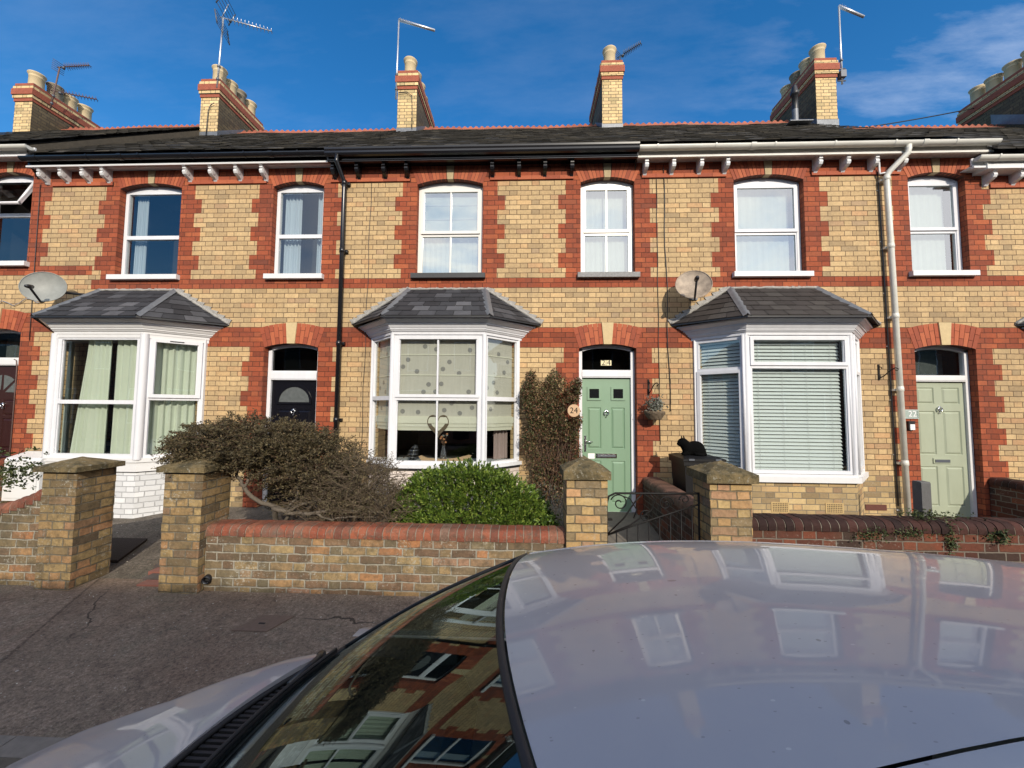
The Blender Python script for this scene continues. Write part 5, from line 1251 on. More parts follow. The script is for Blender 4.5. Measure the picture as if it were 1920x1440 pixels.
b.lathe([(.03, 1.585), (.085, 1.60), (.125, 1.65), (.14, 1.70), (.146, 1.705), (.14, 1.71), (.12, 1.70), (.001, 1.69)], cb, 'wicker', 22)
for k in range(9): z = 1.60+k*.012; b.tube([(1.83+(.085+.055*min(1, (z-1.6)/.08))*math.cos(a), 5.59+(.085+.055*min(1, (z-1.6)/.08))*math.sin(a), z+.004*math.sin(a*9+k)) for a in np.linspace(0, 2*math.pi, 28)], .006, 'wicker', 5, cap=False)
b.build('basket', t_)
b = MB()
for a in (0.3, 2.4, 4.5): b.tube([(1.83+.14*math.cos(a), 5.59+.14*math.sin(a), 1.705), (1.855, 5.53, 2.09)], .0025, 'iron', 4)
b.build('chain', t_)

# ------------------------------------------------------------------ garden walls, piers, gate
def cope_profile(y0, y1, z, h, r):
    return [(y0, z)]+[(y0+r-r*math.cos(t), z+h-r+r*math.sin(t)) for t in np.linspace(0, math.pi/2, 8)]+[(y1-r+r*math.sin(t), z+h-r+r*math.cos(t)) for t in np.linspace(0, math.pi/2, 8)]+[(y1, z)]
def rnd_coping(b, xa, xb, yf, th, zt, m, brick=.078, ov=.014, h=.098, axis='x', zf=None):
    """bullnose bricks on edge, each its own block, on a recessed core of mortar"""
    n = int(round((xb-xa)/brick)); w_ = (xb-xa)/n
    for k in range(n):
        x0_, x1_ = xa+k*w_+.0045, xa+(k+1)*w_-.0045; z = (zf((x0_+x1_)/2) if zf else zt)+rnd.uniform(-.003, .003)
        pts = cope_profile(yf-ov+rnd.uniform(-.005, .004), yf+th+ov, z, h, .066); core = cope_profile(yf-ov+.005, yf+th+ov-.005, z, h-.005, .063)
        if axis == 'x': b.prism(pts[::-1], 'x', x0_, x1_, m); b.prism(core[::-1], 'x', x0_-.006, x1_+.006, 'copmortar')
        else: b.prism(pts, 'y', x0_, x1_, m); b.prism(core, 'y', x0_-.006, x1_+.006, 'copmortar')
def garden_wall(label, xa, xb, yf, th, zt, bm, cm, zf=None, grp='garden walls', name='garden_wall'):
    t_ = thing(name, label, 'wall', ((xa+xb)/2, yf+th/2, 0), grp)
    b = MB(); n = 1 if not zf else 12
    for k in range(n):
        p, q = xa+(xb-xa)*k/n, xa+(xb-xa)*(k+1)/n; zp, zq = (zf(p), zf(q)) if zf else (zt, zt)
        b.poly([(p, yf, -.1), (q, yf, -.1), (q, yf, zq), (p, yf, zp), (p, yf+th, -.1), (q, yf+th, -.1), (q, yf+th, zq), (p, yf+th, zp)], [(0, 1, 2, 3), (5, 4, 7, 6), (3, 2, 6, 7)]+([(0, 3, 7, 4)] if k == 0 else [])+([(1, 5, 6, 2)] if k == n-1 else []), bm)
    b.build('brickwork', t_)
    b = MB()
    rnd_coping(b, xa, xb, yf, th, zt, cm, zf=zf); b.build('coping', t_)
    return t_
gw = garden_wall('low weathered brick wall with rounded red coping below the brown shrub and green bush', -3.04, .366, 3.62, .23, .512, 'oldwall', 'coping')
b = MB(); b.lathe([(.036, 0), (.036, .055), (.030, .056), (.029, 0)], (-3.0, 3.625, .118), 'bpaint', 18, (.25, -1, -.1)); b.lathe([(.001, .01), (.029, .01)], (-3.0, 3.625, .118), 'black', 14, (.25, -1, -.1), False); b.build('drain_outlet', gw)
garden_wall('dark maroon brick wall with bullnose coping in front of the right-hand house', 2.004, 9.5, 3.60, .23, .676, 'marwall', 'marcoping')
garden_wall('brick wall with swept red coping running off the left edge of the picture', -9.0, -4.63, 3.62, .23, .6, 'oldwall', 'coping', zf=lambda x: .56+.32*math.exp((x+4.63)*2.2))
def pier(label, xa, xb, ya, yb, zt, apex, bm='oldpier', ov=.045, hp=.10, edge=.055):
    t_ = thing('gate_pier', label, 'pier', ((xa+xb)/2, (ya+yb)/2, 0), 'brick gate piers')
    b = MB(); K = .078; z = -.08; n = 10
    # slightly uneven brick shaft, one course at a time
    z = zt
    while z > -.05:
        j = [rnd.uniform(-.003, .003) for _ in range(4)]
        b.box(xa+j[0], xb+j[1], ya+j[2], yb+j[3], max(-.08, z-K+.0), z-.001, bm); z -= K
    b.build('brick_shaft', t_)
    b = MB(); z0, z1 = zt+.006, zt+edge; X0, X1, Y0, Y1 = xa-ov, xb+ov, ya-ov, yb+ov; c = ((X0+X1)/2, (Y0+Y1)/2)
    N = 14; rows = []
    def h_(u_, v_):
        d = max(abs(u_), abs(v_)); return z1+(apex-z1)*(1-d)+.007*mnoise.noise(Vector((u_*3+xa, v_*3, 0)))*(1 if d < .98 else .3)
    for j in range(N+1):
        v_ = -1+2*j/N; rows.append([(c[0]+(X1-X0)/2*u_, c[1]+(Y1-Y0)/2*v_, h_(u_, v_)) for u_ in np.linspace(-1, 1, N+1)])
    b.grid(rows, 'capstone', False)
    ed = [rows[0], [r_[-1] for r_ in rows], rows[-1][::-1], [r_[0] for r_ in rows][::-1]]
    for e in ed:
        for k in range(len(e)-1): p, q = e[k], e[k+1]; b.face([(p[0], p[1], z0), (q[0], q[1], z0), q, p], 'capstone')
    b.face([(X0, Y0, z0), (X0, Y1, z0), (X1, Y1, z0), (X1, Y0, z0)], 'capstone')
    b.build('capstone', t_); return t_
pier('leftmost brick gate pier with mossy pyramid capstone, left of the driveway', -4.63, -4.284, 3.55, 3.90, 1.096, 1.225)
pier('brick gate pier with capstone under the brown shrub, right of the driveway', -3.418, -3.045, 3.55, 3.90, 1.11, 1.245)
pier('yellow brick gate pier with steep domed capstone left of the iron gate', .366, .732, 3.55, 3.90, 1.10, 1.295, bm='pierbright', ov=.030, edge=.08)
pier('yellow brick gate pier with flat mossy capstone right of the iron gate', 1.642, 2.004, 3.55, 3.90, 1.09, 1.275, bm='pierbright', edge=.085)
def cross_wall(label, xa, xb, ya, yb, zt, bm, cm):
    t_ = thing('garden_wall', label, 'wall', ((xa+xb)/2, (ya+yb)/2, 0), 'garden walls'); b = MB(); b.box(xa+.02, xb-.02, ya, yb, -.1, zt, bm); b.build('brickwork', t_)
    b = MB(); rnd_coping(b, ya, yb, xa+.02, xb-xa-.04, zt, cm, axis='y', h=.10); b.build('coping', t_)
cross_wall('brick wall with brown rounded coping running from the red brick front to the iron gate', 1.68, 1.96, 3.91, 5.75, .655, 'marwall', 'brncoping')
cross_wall('dark brick wall with maroon coping right of the sage door', 6.51, 6.78, 3.90, 5.75, .72, 'marwall', 'marcoping')
cross_wall('brick wall with red coping beside the maroon door at the left edge', -8.05, -7.80, 3.90, 5.75, .80, 'oldwall', 'coping')
t_ = thing('meter_box', 'white meter box at the foot of the wall left of the white bay', 'meter box', (-7.49, 5.62, .3))
b = MB(); b.prism([(5.50, .30), (5.50, .90), (5.52, .93), (YF-.002, 1.0), (YF-.002, .30)][::-1], 'x', -7.79, -7.22, 'whitebox'); b.build('box_body', t_)
b = MB(); b.box(-7.75, -7.26, 5.490, 5.499, .34, .885, 'whitebox'); b.build('door', t_)
t_ = thing('concrete_post', 'short square grey concrete post in front of the sage door', 'post', (4.60, 4.78, .1))
b = MB(); b.prism([(4.70, .05), (4.81, .05), (4.81, .91), (4.80, .925), (4.71, .925), (4.70, .91)], 'x', 4.585, 4.69, 'post'); b.build('shaft', t_)
# iron gate
t_ = thing('iron_gate', 'low black wrought iron gate with scrolls between the two yellow brick piers', 'gate', (1.18, 3.72, .1))
gy = 3.72; ga, gb = .760, 1.615
def sc_(cx_, cz_, r, turns, a0, sgn=1, n=36, taper=.85):
    return [(cx_+r*(1-taper*t)*math.cos(a0+sgn*turns*2*math.pi*t), gy, cz_+r*(1-taper*t)*math.sin(a0+sgn*turns*2*math.pi*t)) for t in np.linspace(0, 1, n)]
b = MB()
b.tube([(ga, gy, .08), (ga, gy, .85), (ga+.02, gy, .92), (ga+.08, gy, .95), (gb-.3, gy, .955), (gb, gy, .96)], .010, 'iron', 8)
b.tube([(gb, gy, .08), (gb, gy, .97)], .010, 'iron', 8); b.tube([(ga, gy, .12), (gb, gy, .12)], .009, 'iron', 6); b.build('frame', t_)
b = MB(); b.tube([(ga, gy, .56), (ga+.25, gy, .655), (ga+.5, gy, .74), (gb, gy, .86)], .008, 'iron', 6)
for k in range(8):
    x = ga+.09+k*.1; zt = .56+(x-ga)*.352; b.tube([(x, gy, .12), (x, gy, zt)], .0065, 'iron', 6)
b.build('bars', t_)
b = MB()
b.tube(sc_(ga+.12, .86, .085, 1.4, math.pi*.9, -1), .006, 'iron', 6); b.tube([(ga+.0, gy, .565), (ga+.16, gy, .72), (ga+.27, gy, .88), (ga+.33, gy, .945)], .007, 'iron', 6)
b.tube([(ga+.02, gy, .57), (ga+.22, gy, .66), (ga+.42, gy, .80), (ga+.45, gy, .90), (ga+.40, gy, .945)], .007, 'iron', 6)
b.tube(sc_(ga+.36, .74, .06, 1.3, math.pi*.2, 1), .006, 'iron', 6); b.tube(sc_(ga+.55, .86, .075, 1.4, 0, 1), .006, 'iron', 6); b.tube(sc_(gb-.13, .90, .05, 1.3, math.pi, -1), .006, 'iron', 6)
b.tube([(ga+.08, gy, .95), (ga+.22, gy, .90), (ga+.28, gy, .80), (ga+.25, gy, .72)], .006, 'iron', 6); b.build('scrollwork', t_)
b = MB(); b.box(ga-.03, ga+.05, gy-.02, gy+.02, .70, .715, 'iron'); b.build('latch', t_)

# ground details
t_ = thing('doormat', 'dark bristle mat lying on the driveway behind the leftmost pier', 'mat', (-4.35, 4.35, 0))
b = MB(); Mx = [(-4.95, 4.10), (-4.42, 4.10), (-4.62, 4.62), (-5.1, 4.62)]; b.poly([(x, y, gz(y)+.006) for x, y in Mx]+[(x, y, gz(y)+.030) for x, y in Mx], [(4, 5, 6, 7), (0, 1, 5, 4), (1, 2, 6, 5), (2, 3, 7, 6), (3, 0, 4, 7)], 'mat'); b.build('mat_body', t_)
b = MB()
for k in range(4): b.box(-3.74-.06*k, -3.43, 3.66+k*.115, 3.765+k*.115, -.02, .020+.012*k, 'tile' if k % 2 == 0 else 'darktile')
o = b.build('threshold_tiles'); o['label'] = 'strip of red quarry tiles in the drive against the second pier'; o['category'] = 'tiles'
t_ = thing('manhole_cover', 'brown rectangular iron cover set in the pavement in front of the weathered wall', 'manhole cover', (-2.1, 3.13, 0))
def pzl(x, y, d): return (x, y, pz(x, y)+d)
b = MB(); q = [(-2.30, 3.03), (-2.02, 3.03), (-1.93, 3.25), (-2.21, 3.25)]; b.poly([pzl(x, y, -.02) for x, y in q]+[pzl(x, y, .009) for x, y in q], [(4, 5, 6, 7), (0, 1, 5, 4), (1, 2, 6, 5), (2, 3, 7, 6), (3, 0, 4, 7)], 'manhole'); b.box(-2.15, -2.10, 3.12, 3.135, pz(-2.1, 3.13)+.009, pz(-2.1, 3.13)+.0125, 'black'); b.build('plate', t_)

b = Leaves()
def litter(x, y, z, L): b.add(Vector((x, y, z)), Vector((rnd.gauss(0, 1), rnd.gauss(0, 1), .12)), L, .7)
for k in range(1500):
    x = rnd.uniform(-8, 5); y = 3.58-abs(rnd.gauss(0, .12)) if rnd.random() < .55 else rnd.uniform(2.1, 3.5); litter(x, y, pz(x, y)+.006, rnd.uniform(.004, .013))
for k in range(500): x = rnd.uniform(-5.5, -3.5); y = rnd.uniform(3.9, 5.2); litter(x, y, gz(y)+.010, rnd.uniform(.005, .016))
me = bpy.data.meshes.new('grit'); me.from_pydata([tuple(v) for v in b.V], [], b.F); MT['gritm'] = leafmat('grit_and_leaf_bits', [(0, (.05, .035, .02)), (.5, (.16, .12, .08)), (.8, (.30, .26, .20)), (1, (.6, .57, .5))], .9); me.materials.append(MT['gritm'])
o = bpy.data.objects.new('grit', me); COL.objects.link(o); o['kind'] = 'stuff'; o['label'] = 'grit and bits of dead leaf scattered on the tarmac by the wall'; o['category'] = 'grit'
# wheelie bin and cat
t_ = thing('wheelie_bin', 'black wheelie bin standing between the path wall and the right bay window', 'wheelie bin', (2.22, 5.22, .1))
b = MB(); bx0, bx1, by0, by1, bt = 2.0, 2.46, 4.98, 5.46, 1.09
v = [(bx0+.05, by0+.07, .12), (bx1-.05, by0+.07, .12), (bx1-.05, by1-.05, .12), (bx0+.05, by1-.05, .12), (bx0, by0, bt), (bx1, by0, bt), (bx1, by1, bt), (bx0, by1, bt)]
b.poly(v, [(0, 3, 2, 1), (0, 1, 5, 4), (1, 2, 6, 5), (2, 3, 7, 6), (3, 0, 4, 7), (4, 5, 6, 7)], 'binblk'); b.box(bx0-.02, bx1+.02, by0-.02, by1+.02, bt-.055, bt-.002, 'binblk'); b.build('body', t_)
b = MB(); lid = [(bx0-.035, by0-.04), (bx1+.035, by0-.04), (bx1+.02, by1+.03), (bx0-.02, by1+.03)]
b.poly([(x, y, bt+.001) for x, y in lid]+[(x, y, bt+.030) for x, y in lid]+[(bx0+.05, by0+.05, bt+.056), (bx1-.05, by0+.05, bt+.056), (bx1-.05, by1-.05, bt+.056), (bx0+.05, by1-.05, bt+.056)],
       [(0, 3, 2, 1), (0, 1, 5, 4), (1, 2, 6, 5), (2, 3, 7, 6), (3, 0, 4, 7), (4, 5, 9, 8), (5, 6, 10, 9), (6, 7, 11, 10), (7, 4, 8, 11), (8, 9, 10, 11)], 'binblk')
b.box(bx0+.03, bx0+.10, by0-.052, by0-.03, bt+.012, bt+.034, 'galvdark'); b.box(bx1-.10, bx1-.03, by0-.052, by0-.03, bt+.012, bt+.034, 'galvdark'); b.build('lid', t_)
b = MB(); b.tube([(bx0+.05, by1+.05, bt-.03), (bx1-.05, by1+.05, bt-.03)], .014, 'binblk', 8); b.build('handle', t_)
for x in (bx0+.03, bx1-.03):
    b = MB(); b.lathe([(.001, -.02), (.09, -.02), (.095, 0), (.09, .02), (.001, .02)], (x, by1, .20), 'bplastic', 18, (1, 0, 0)); b.build('wheel', t_)
b = MB()
for (za, zb, s_) in ((.985, 1.02, 1), (.93, .965, .55), (.90, .915, 1), (.875, .888, 1)): b.obox((bx1-.045, by0+.0), (1, 0), (0, -1), -.04*s_, .0, -.028, .014, za, zb, 'white')
b.build('painted_marks', t_)
def metablob(name, parent, elems, m, res=.012):
    mb_ = bpy.data.metaballs.new('blob'); mb_.resolution = res; mb_.render_resolution = res; mb_.threshold = .35
    ob = bpy.data.objects.new('blob', mb_); COL.objects.link(ob)
    for (co, r, sz, rot) in elems:
        e = mb_.elements.new(); e.type = 'ELLIPSOID'; e.co = co; e.radius = 1.0
        e.size_x, e.size_y, e.size_z = [r*s_*1.36 for s_ in sz]
        e.rotation = rot if rot else Matrix.Identity(3).to_quaternion()
    dg = bpy.context.evaluated_depsgraph_get(); dg.update()
    me = bpy.data.meshes.new_from_object(ob.evaluated_get(dg)); bpy.data.objects.remove(ob); bpy.data.metaballs.remove(mb_)
    me.materials.clear(); me.materials.append(MT[m]); me.polygons.foreach_set('use_smooth', [True]*len(me.polygons))
    o = bpy.data.objects.new(name, me); COL.objects.link(o)
    if parent is not None:
        o.parent = parent
        off = root_loc(parent); me.transform(Matrix.Translation(-Vector(off)))
    return o
cx0, cy0, cz0 = 2.16, 5.16, bt+.056
E_ = lambda x, y, z, r, sx=1, sy=1, sz=1, a=0: ((cx0+x, cy0+y, cz0+z), r, (sx, sy, sz), Matrix.Rotation(a, 3, 'Y').to_quaternion())
from mathutils import Quaternion
cat = thing('cat', 'black cat crouched on the wheelie bin lid facing left', 'cat', (cx0, cy0, cz0))
metablob('body', cat, [E_(.055, 0, .085, .115, 1.05, .85, .95), E_(.0, 0, .08, .10, 1.1, .75, .85), E_(-.055, -.01, .085, .085, .9, .8, 1.0), E_(-.085, -.01, .125, .06), E_(-.115, -.015, .160, .072, 1.05, 1.0, .92), E_(-.155, -.018, .143, .036, 1.1, .85, .7),
     E_(-.075, -.045, .03, .035, 1.3, .8, .9), E_(-.105, -.045, .015, .026, 1.5, .9, .7), E_(-.06, .035, .03, .035, 1.3, .8, .9), E_(-.09, .035, .015, .026, 1.5, .9, .7),
     E_(.09, -.055, .055, .062, 1.2, .7, 1.0), E_(.06, -.075, .018, .030, 1.8, .8, .7), E_(.15, -.02, .02, .030, 1.4, .9, .7), E_(.14, -.07, .016, .024, 1.5, 1, .7), E_(.08, -.10, .014, .022, 2.0, 1, .7)], 'fur', .010)
b = MB()
for s_, ex in ((-1, -.142), (1, -.088)):
    yy = cy0-.015+s_*.030; b.poly([(cx0+ex-.020, yy-.010, cz0+.178), (cx0+ex+.026, yy-.010, cz0+.182), (cx0+ex+.004, yy+.020, cz0+.178), (cx0+ex-.006, yy+s_*.008, cz0+.262)], [(0, 1, 3), (1, 2, 3), (2, 0, 3), (0, 2, 1)], 'fur')
b.build('ears', cat)

# ------------------------------------------------------------------ plants
# green bush
t_ = thing('bush', 'dense bright green leafy bush behind the low wall under the middle bay window', 'bush', (-.6, 4.3, .2))
LV = Leaves(); tw = MB()
def bush_top(x, y):
    u_ = (x+.60)/.92; v_ = (y-4.33)/.46
    q = 1-abs(u_)**2.3-abs(v_)**2.2
    if q <= 0: return None
    return .34+.79*q**.40*(1-.20*max(0, u_)**1.2)+.05*mnoise.noise(Vector((x*5, y*5, 2)))
cnt = 0
while cnt < 2300:
    x, y = rnd.uniform(-1.55, .34), rnd.uniform(3.87, 4.8); zt = bush_top(x, y)
    if zt is None: continue
    z = zt-abs(rnd.gauss(0, .10)) if rnd.random() < .6 else rnd.uniform(.40, zt)
    if rnd.random() < .45: # front face
        y = 4.33-.44*max(0, 1-abs((x+.60)/.92)**2.3)**.45*(1-.35*max(0, (z-.75)/.5))+abs(rnd.gauss(0, .05)); z = rnd.uniform(.45, (bush_top(x, 4.3) or .6)-.02)
    c = Vector((x, y, z)); out = Vector((x+.62, (y-4.33)*1.6, .55+.5*rnd.random())).normalized()
    out = (out+Vector((rnd.gauss(0, .3), rnd.gauss(0, .3), rnd.gauss(0, .2)))).normalized(); cnt += 1
    for k in range(17):
        t = k/17; p = c+out*(.085*t-.05); side = out.cross(Vector((rnd.gauss(0, 1), rnd.gauss(0, 1), rnd.gauss(0, 1)))).normalized()
        LV.add(p, (out*(.5+t*.8)+side*(.9-.45*t)), rnd.uniform(.030, .046), .42)
fast('foliage', t_, LV.V, LV.F, 'leafgreen')
for k in range(16):
    a = rnd.uniform(0, 6.28); tw.tube([(-.6+.1*math.cos(a), 4.33, .12), (-.6+.4*math.cos(a), 4.33+.2*math.sin(a), .6), (-.6+.65*math.cos(a), 4.33+.3*math.sin(a), .85)], [.012, .007, .003], 'twig', 5)
tw.build('stems', t_)
# brown spreading shrub
t_ = thing('shrub', 'spreading brown-green shrub with bare grey branches leaning over the low wall and a pier', 'shrub', (-2.6, 4.2, .2))
LV = Leaves()
blobs = [((-2.98, 4.06, 1.33), (.80, .46, .26), 1300), ((-3.25, 4.0, 1.18), (.42, .38, .16), 220), ((-2.35, 4.1, 1.16), (.50, .42, .30), 560), ((-2.45, 4.3, 1.0), (.75, .3, .22), 200), ((-2.45, 4.35, .75), (.5, .25, .2), 120)]
tips = []
for (c, r_, n_) in blobs:
    for k in range(n_):
        while True:
            q = Vector((rnd.uniform(-1, 1), rnd.uniform(-1, 1), rnd.uniform(-1, 1)))
            if q.length < 1: break
        q = q*(.55+.45*rnd.random()) if rnd.random() < .3 else q.normalized()*(rnd.uniform(.72, 1.03))
        p0 = Vector((c[0]+q.x*r_[0], c[1]+q.y*r_[1], c[2]+q.z*r_[2]))
        d = Vector((q.x*1.1+rnd.gauss(0, .5)-.15, q.y*.9+rnd.gauss(0, .4), .18+rnd.gauss(0, .22)+.25*q.z)).normalized(); L = rnd.uniform(.10, .19); tips.append((p0, d, L))
        for j in range(34):
            t = j/34; p = p0+d*L*t+Vector((rnd.gauss(0, .010), rnd.gauss(0, .010), rnd.gauss(0, .008)-.03*t*t)); sd_ = Vector((rnd.gauss(0, 1), rnd.gauss(0, 1), rnd.gauss(0, .6)+.2)).normalized()
            LV.add(p, d*.6+sd_, rnd.uniform(.018, .034), .42)
fast('foliage', t_, LV.V, LV.F, 'leafbrown')
tw = MB()
for (p0, d, L) in tips[::2]: tw.tube([p0-d*.08, p0+d*L*.5, p0+d*L*.95+Vector((0, 0, -.02))], [.0035, .0025, .0012], 'twig', 3, cap=False)
tw.build('twigs', t_)
# second, twiggier bush to the right of it
t2_ = thing('twiggy_bush', 'greyish brown twiggy bush filling the bed between the spreading shrub and the green bush', 'bush', (-1.8, 4.1, .2))
LV = Leaves(); t2w = MB()
for (c, r_, n_) in [((-1.80, 4.02, .95), (.50, .34, .30), 700), ((-1.62, 3.96, .72), (.42, .24, .16), 300), ((-2.05, 4.0, .74), (.40, .24, .18), 260)]:
    for k in range(n_):
        q = Vector((rnd.gauss(0, 1), rnd.gauss(0, 1), rnd.gauss(0, 1))).normalized()*rnd.uniform(.45, 1.06)
        p0 = Vector((c[0]+q.x*r_[0], c[1]+q.y*r_[1], c[2]+q.z*r_[2])); d = Vector((q.x*.7+rnd.gauss(0, .5), q.y*.7+rnd.gauss(0, .5), .35+rnd.gauss(0, .5))).normalized(); L = rnd.uniform(.10, .22)
        t2w.tube([p0-d*.10, p0+d*L*.5+Vector((rnd.gauss(0, .01), 0, rnd.gauss(0, .01))), p0+d*L], [.0034, .0024, .0012], 'greytwig', 3, cap=False)
        for j in range(13):
            t = j/13; LV.add(p0+d*L*t+Vector((rnd.gauss(0, .008), rnd.gauss(0, .008), rnd.gauss(0, .008))), d*.6+Vector((rnd.gauss(0, 1), rnd.gauss(0, 1), rnd.gauss(0, 1))), rnd.uniform(.012, .026), .36)
fast('foliage', t2_, LV.V, LV.F, 'leaftwig')
for k in range(26):
    a = rnd.uniform(-.5, .5); t2w.tube([(-1.85+a*.3, 4.15, .15), (-1.82+a*.7, 4.05, .45), (-1.80+a*1.1, 3.98+rnd.uniform(-.1, .1), .75+rnd.uniform(-.1, .25))], [.014, .009, .004], 'greytwig', 5)
t2w.build('twigs', t2_)
tw = MB()
def branch(pts, r0_, r1_):
    P_ = [Vector(p) for p in pts]; out = []
    for i in range(len(P_)-1):
        for k in range(4): out.append(P_[i].lerp(P_[i+1], k/4)+Vector((rnd.gauss(0, .006), rnd.gauss(0, .006), rnd.gauss(0, .006))))
    out.append(P_[-1]); n_ = len(out); tw.tube(out, [r0_+(r1_-r0_)*i/(n_-1) for i in range(n_)], 'bark', 7)
branch([(-2.62, 4.2, .15), (-2.66, 4.05, .55), (-2.60, 3.95, .70), (-2.45, 3.9, .66), (-2.2, 3.88, .66), (-1.98, 3.86, .70), (-1.75, 3.86, .70), (-1.45, 3.9, .68)], .030, .010)
branch([(-2.55, 4.1, .62), (-2.75, 3.95, .74), (-2.92, 3.92, .90), (-3.02, 3.95, 1.02), (-3.05, 4.0, 1.18)], .026, .012)
branch([(-2.92, 3.92, .90), (-2.88, 3.98, 1.05), (-2.80, 4.0, 1.2)], .016, .008)
branch([(-2.45, 3.9, .66), (-2.30, 3.88, .74), (-2.10, 3.88, .80), (-2.02, 3.9, .90), (-1.95, 3.95, 1.0)], .018, .006)
branch([(-2.5, 4.0, .66), (-2.38, 3.98, .80), (-2.40, 4.0, .95), (-2.3, 4.05, 1.1)], .016, .006)
branch([(-2.15, 3.88, .68), (-2.0, 3.85, .62), (-1.75, 3.84, .645), (-1.5, 3.86, .64)], .014, .005)
branch([(-2.6, 4.1, .5), (-2.45, 4.15, .8), (-2.6, 4.2, 1.1)], .020, .008); branch([(-2.2, 3.9, .7), (-2.15, 3.9, .78), (-2.2, 3.92, .86)], .008, .004)
tw.build('branches', t_)
# climber
t_ = thing('climbing_plant', 'twiggy brown and green climber on the brick between the middle bay and the green door', 'climber', (.35, 5.7, .2))
LV = Leaves(); tw = MB()
def cl_w(z):   # left and right edge
    l_ = -.02 if z > 1.1 else .02+.10*(1.1-z); r_ = .74-.10*max(0, z-2.1)/.2
    return l_+.05*math.sin(z*9), r_+.03*math.sin(z*13)
for k in range(120):
    x = rnd.uniform(.12, .62); z = rnd.uniform(.3, .9); y = rnd.uniform(5.50, 5.72); pts = [(x, y, z)]; a = rnd.gauss(0, .3)
    for j in range(rnd.randint(4, 10)):
        a += rnd.gauss(0, .35); a *= .8; x += .10*math.sin(a)+rnd.gauss(0, .01); z += .13; l_, r_ = cl_w(z); x = min(max(x, l_), r_); y = min(5.74, max(5.46, y+rnd.gauss(0, .02)))
        if z > 2.25: break
        pts.append((x, y, z))
    if len(pts) > 2: tw.tube(pts, [.006-.004*i/len(pts) for i in range(len(pts))], 'twig', 4, cap=False)
tw.build('stems', t_)
for k in range(3000):
    z = rnd.uniform(.42, 2.30) if rnd.random() < .55 else rnd.uniform(1.3, 2.30); l_, r_ = cl_w(z); e = rnd.random()
    x = rnd.uniform(l_, r_); 
    if rnd.random() < .35: x = l_+abs(rnd.gauss(0, .06)) if rnd.random() < .5 else r_-abs(rnd.gauss(0, .05))
    if z > 2.20+.09*math.sin(x*17+1)-.25*abs(x-.3)**1.5: continue
    if abs(x-.655) < .10 and abs(z-1.72) < .10: continue
    c = Vector((x, rnd.uniform(5.42, 5.70), z)); o_ = Vector((rnd.gauss(0, .5), -.7, rnd.gauss(.2, .5))).normalized()
    for j in range(9):
        LV.add(c+Vector((rnd.gauss(0, .020), rnd.gauss(0, .015), rnd.gauss(0, .022))), o_+Vector((rnd.gauss(0, .8), rnd.gauss(0, .8), rnd.gauss(0, .8))), rnd.uniform(.018, .038), .55)
fast('foliage', t_, LV.V, LV.F, 'leafclimb')
# lavender
t_ = thing('lavender', 'grey lavender tuft between the green bush and the domed pier', 'plant', (.2, 4.5, .2))
LV = Leaves()
for k in range(420):
    a = rnd.uniform(0, 6.28); r_ = .30*math.sqrt(rnd.random()); p = Vector((.12+r_*math.cos(a)*1.1, 4.55+r_*.7*math.sin(a), .25)); d = Vector((math.cos(a)*r_*1.6, math.sin(a)*r_*1.3-.1, .9)).normalized(); L = rnd.uniform(.35, .62)*(1-.5*max(0, p.x-.2))
    for j in range(15): t = .25+.75*j/15; LV.add(p+d*L*t, d+Vector((rnd.gauss(0, .7), rnd.gauss(0, .7), .3)), rnd.uniform(.02, .038), .16)
fast('foliage', t_, LV.V, LV.F, 'leafgrey')
def weed(label, c, r_, n_, m='leafweed', hang=0, s_=.03, name='weed', cat_='plant'):
    t_ = thing(name, label, cat_, c); LV = Leaves()
    for k in range(n_):
        p = Vector((c[0]+rnd.gauss(0, r_[0]), c[1]+rnd.gauss(0, r_[1])*.6, c[2]+rnd.gauss(0, r_[2])))
        for j in range(5): LV.add(p+Vector((rnd.gauss(0, .012), rnd.gauss(0, .012), rnd.gauss(0, .012))), Vector((rnd.gauss(0, 1), rnd.gauss(-.5, .7), rnd.gauss(.3-hang, .7))), rnd.uniform(.6, 1.2)*s_, .5)
    fast('foliage', t_, LV.V, LV.F, m)
weed('weeds sprawling over the maroon coping in front of the sage door', (3.62, 3.66, .815), (.13, .07, .018), 90, s_=.024)
weed('ivy sprig trailing down the maroon wall face right of the concrete post', (3.72, 3.585, .62), (.025, .010, .075), 50, hang=.8, s_=.024)
weed('weed growing from the mortar under the maroon coping, leftmost', (3.05, 3.575, .66), (.08, .012, .03), 60, s_=.022)
weed('weed growing from the mortar under the maroon coping, middle', (3.40, 3.575, .67), (.08, .012, .02), 50, s_=.022)
weed('weed growing from the mortar under the maroon coping, rightmost', (4.12, 3.575, .66), (.05, .018, .025), 40)
weed('small dark rose bush behind the wall at the left edge', (-5.82, 4.2, .98), (.13, .12, .09), 130, s_=.045, name='rose_bush', cat_='plant')
weed('grey-green heather growing in the hanging basket', (1.83, 5.58, 1.80), (.055, .05, .045), 190, 'leafgrey', s_=.035, name='heather')
weed('small green seedling on the coping by the domed pier', (.22, 3.95, .62), (.06, .05, .03), 60, 'leafgreen', s_=.035, name='seedling')

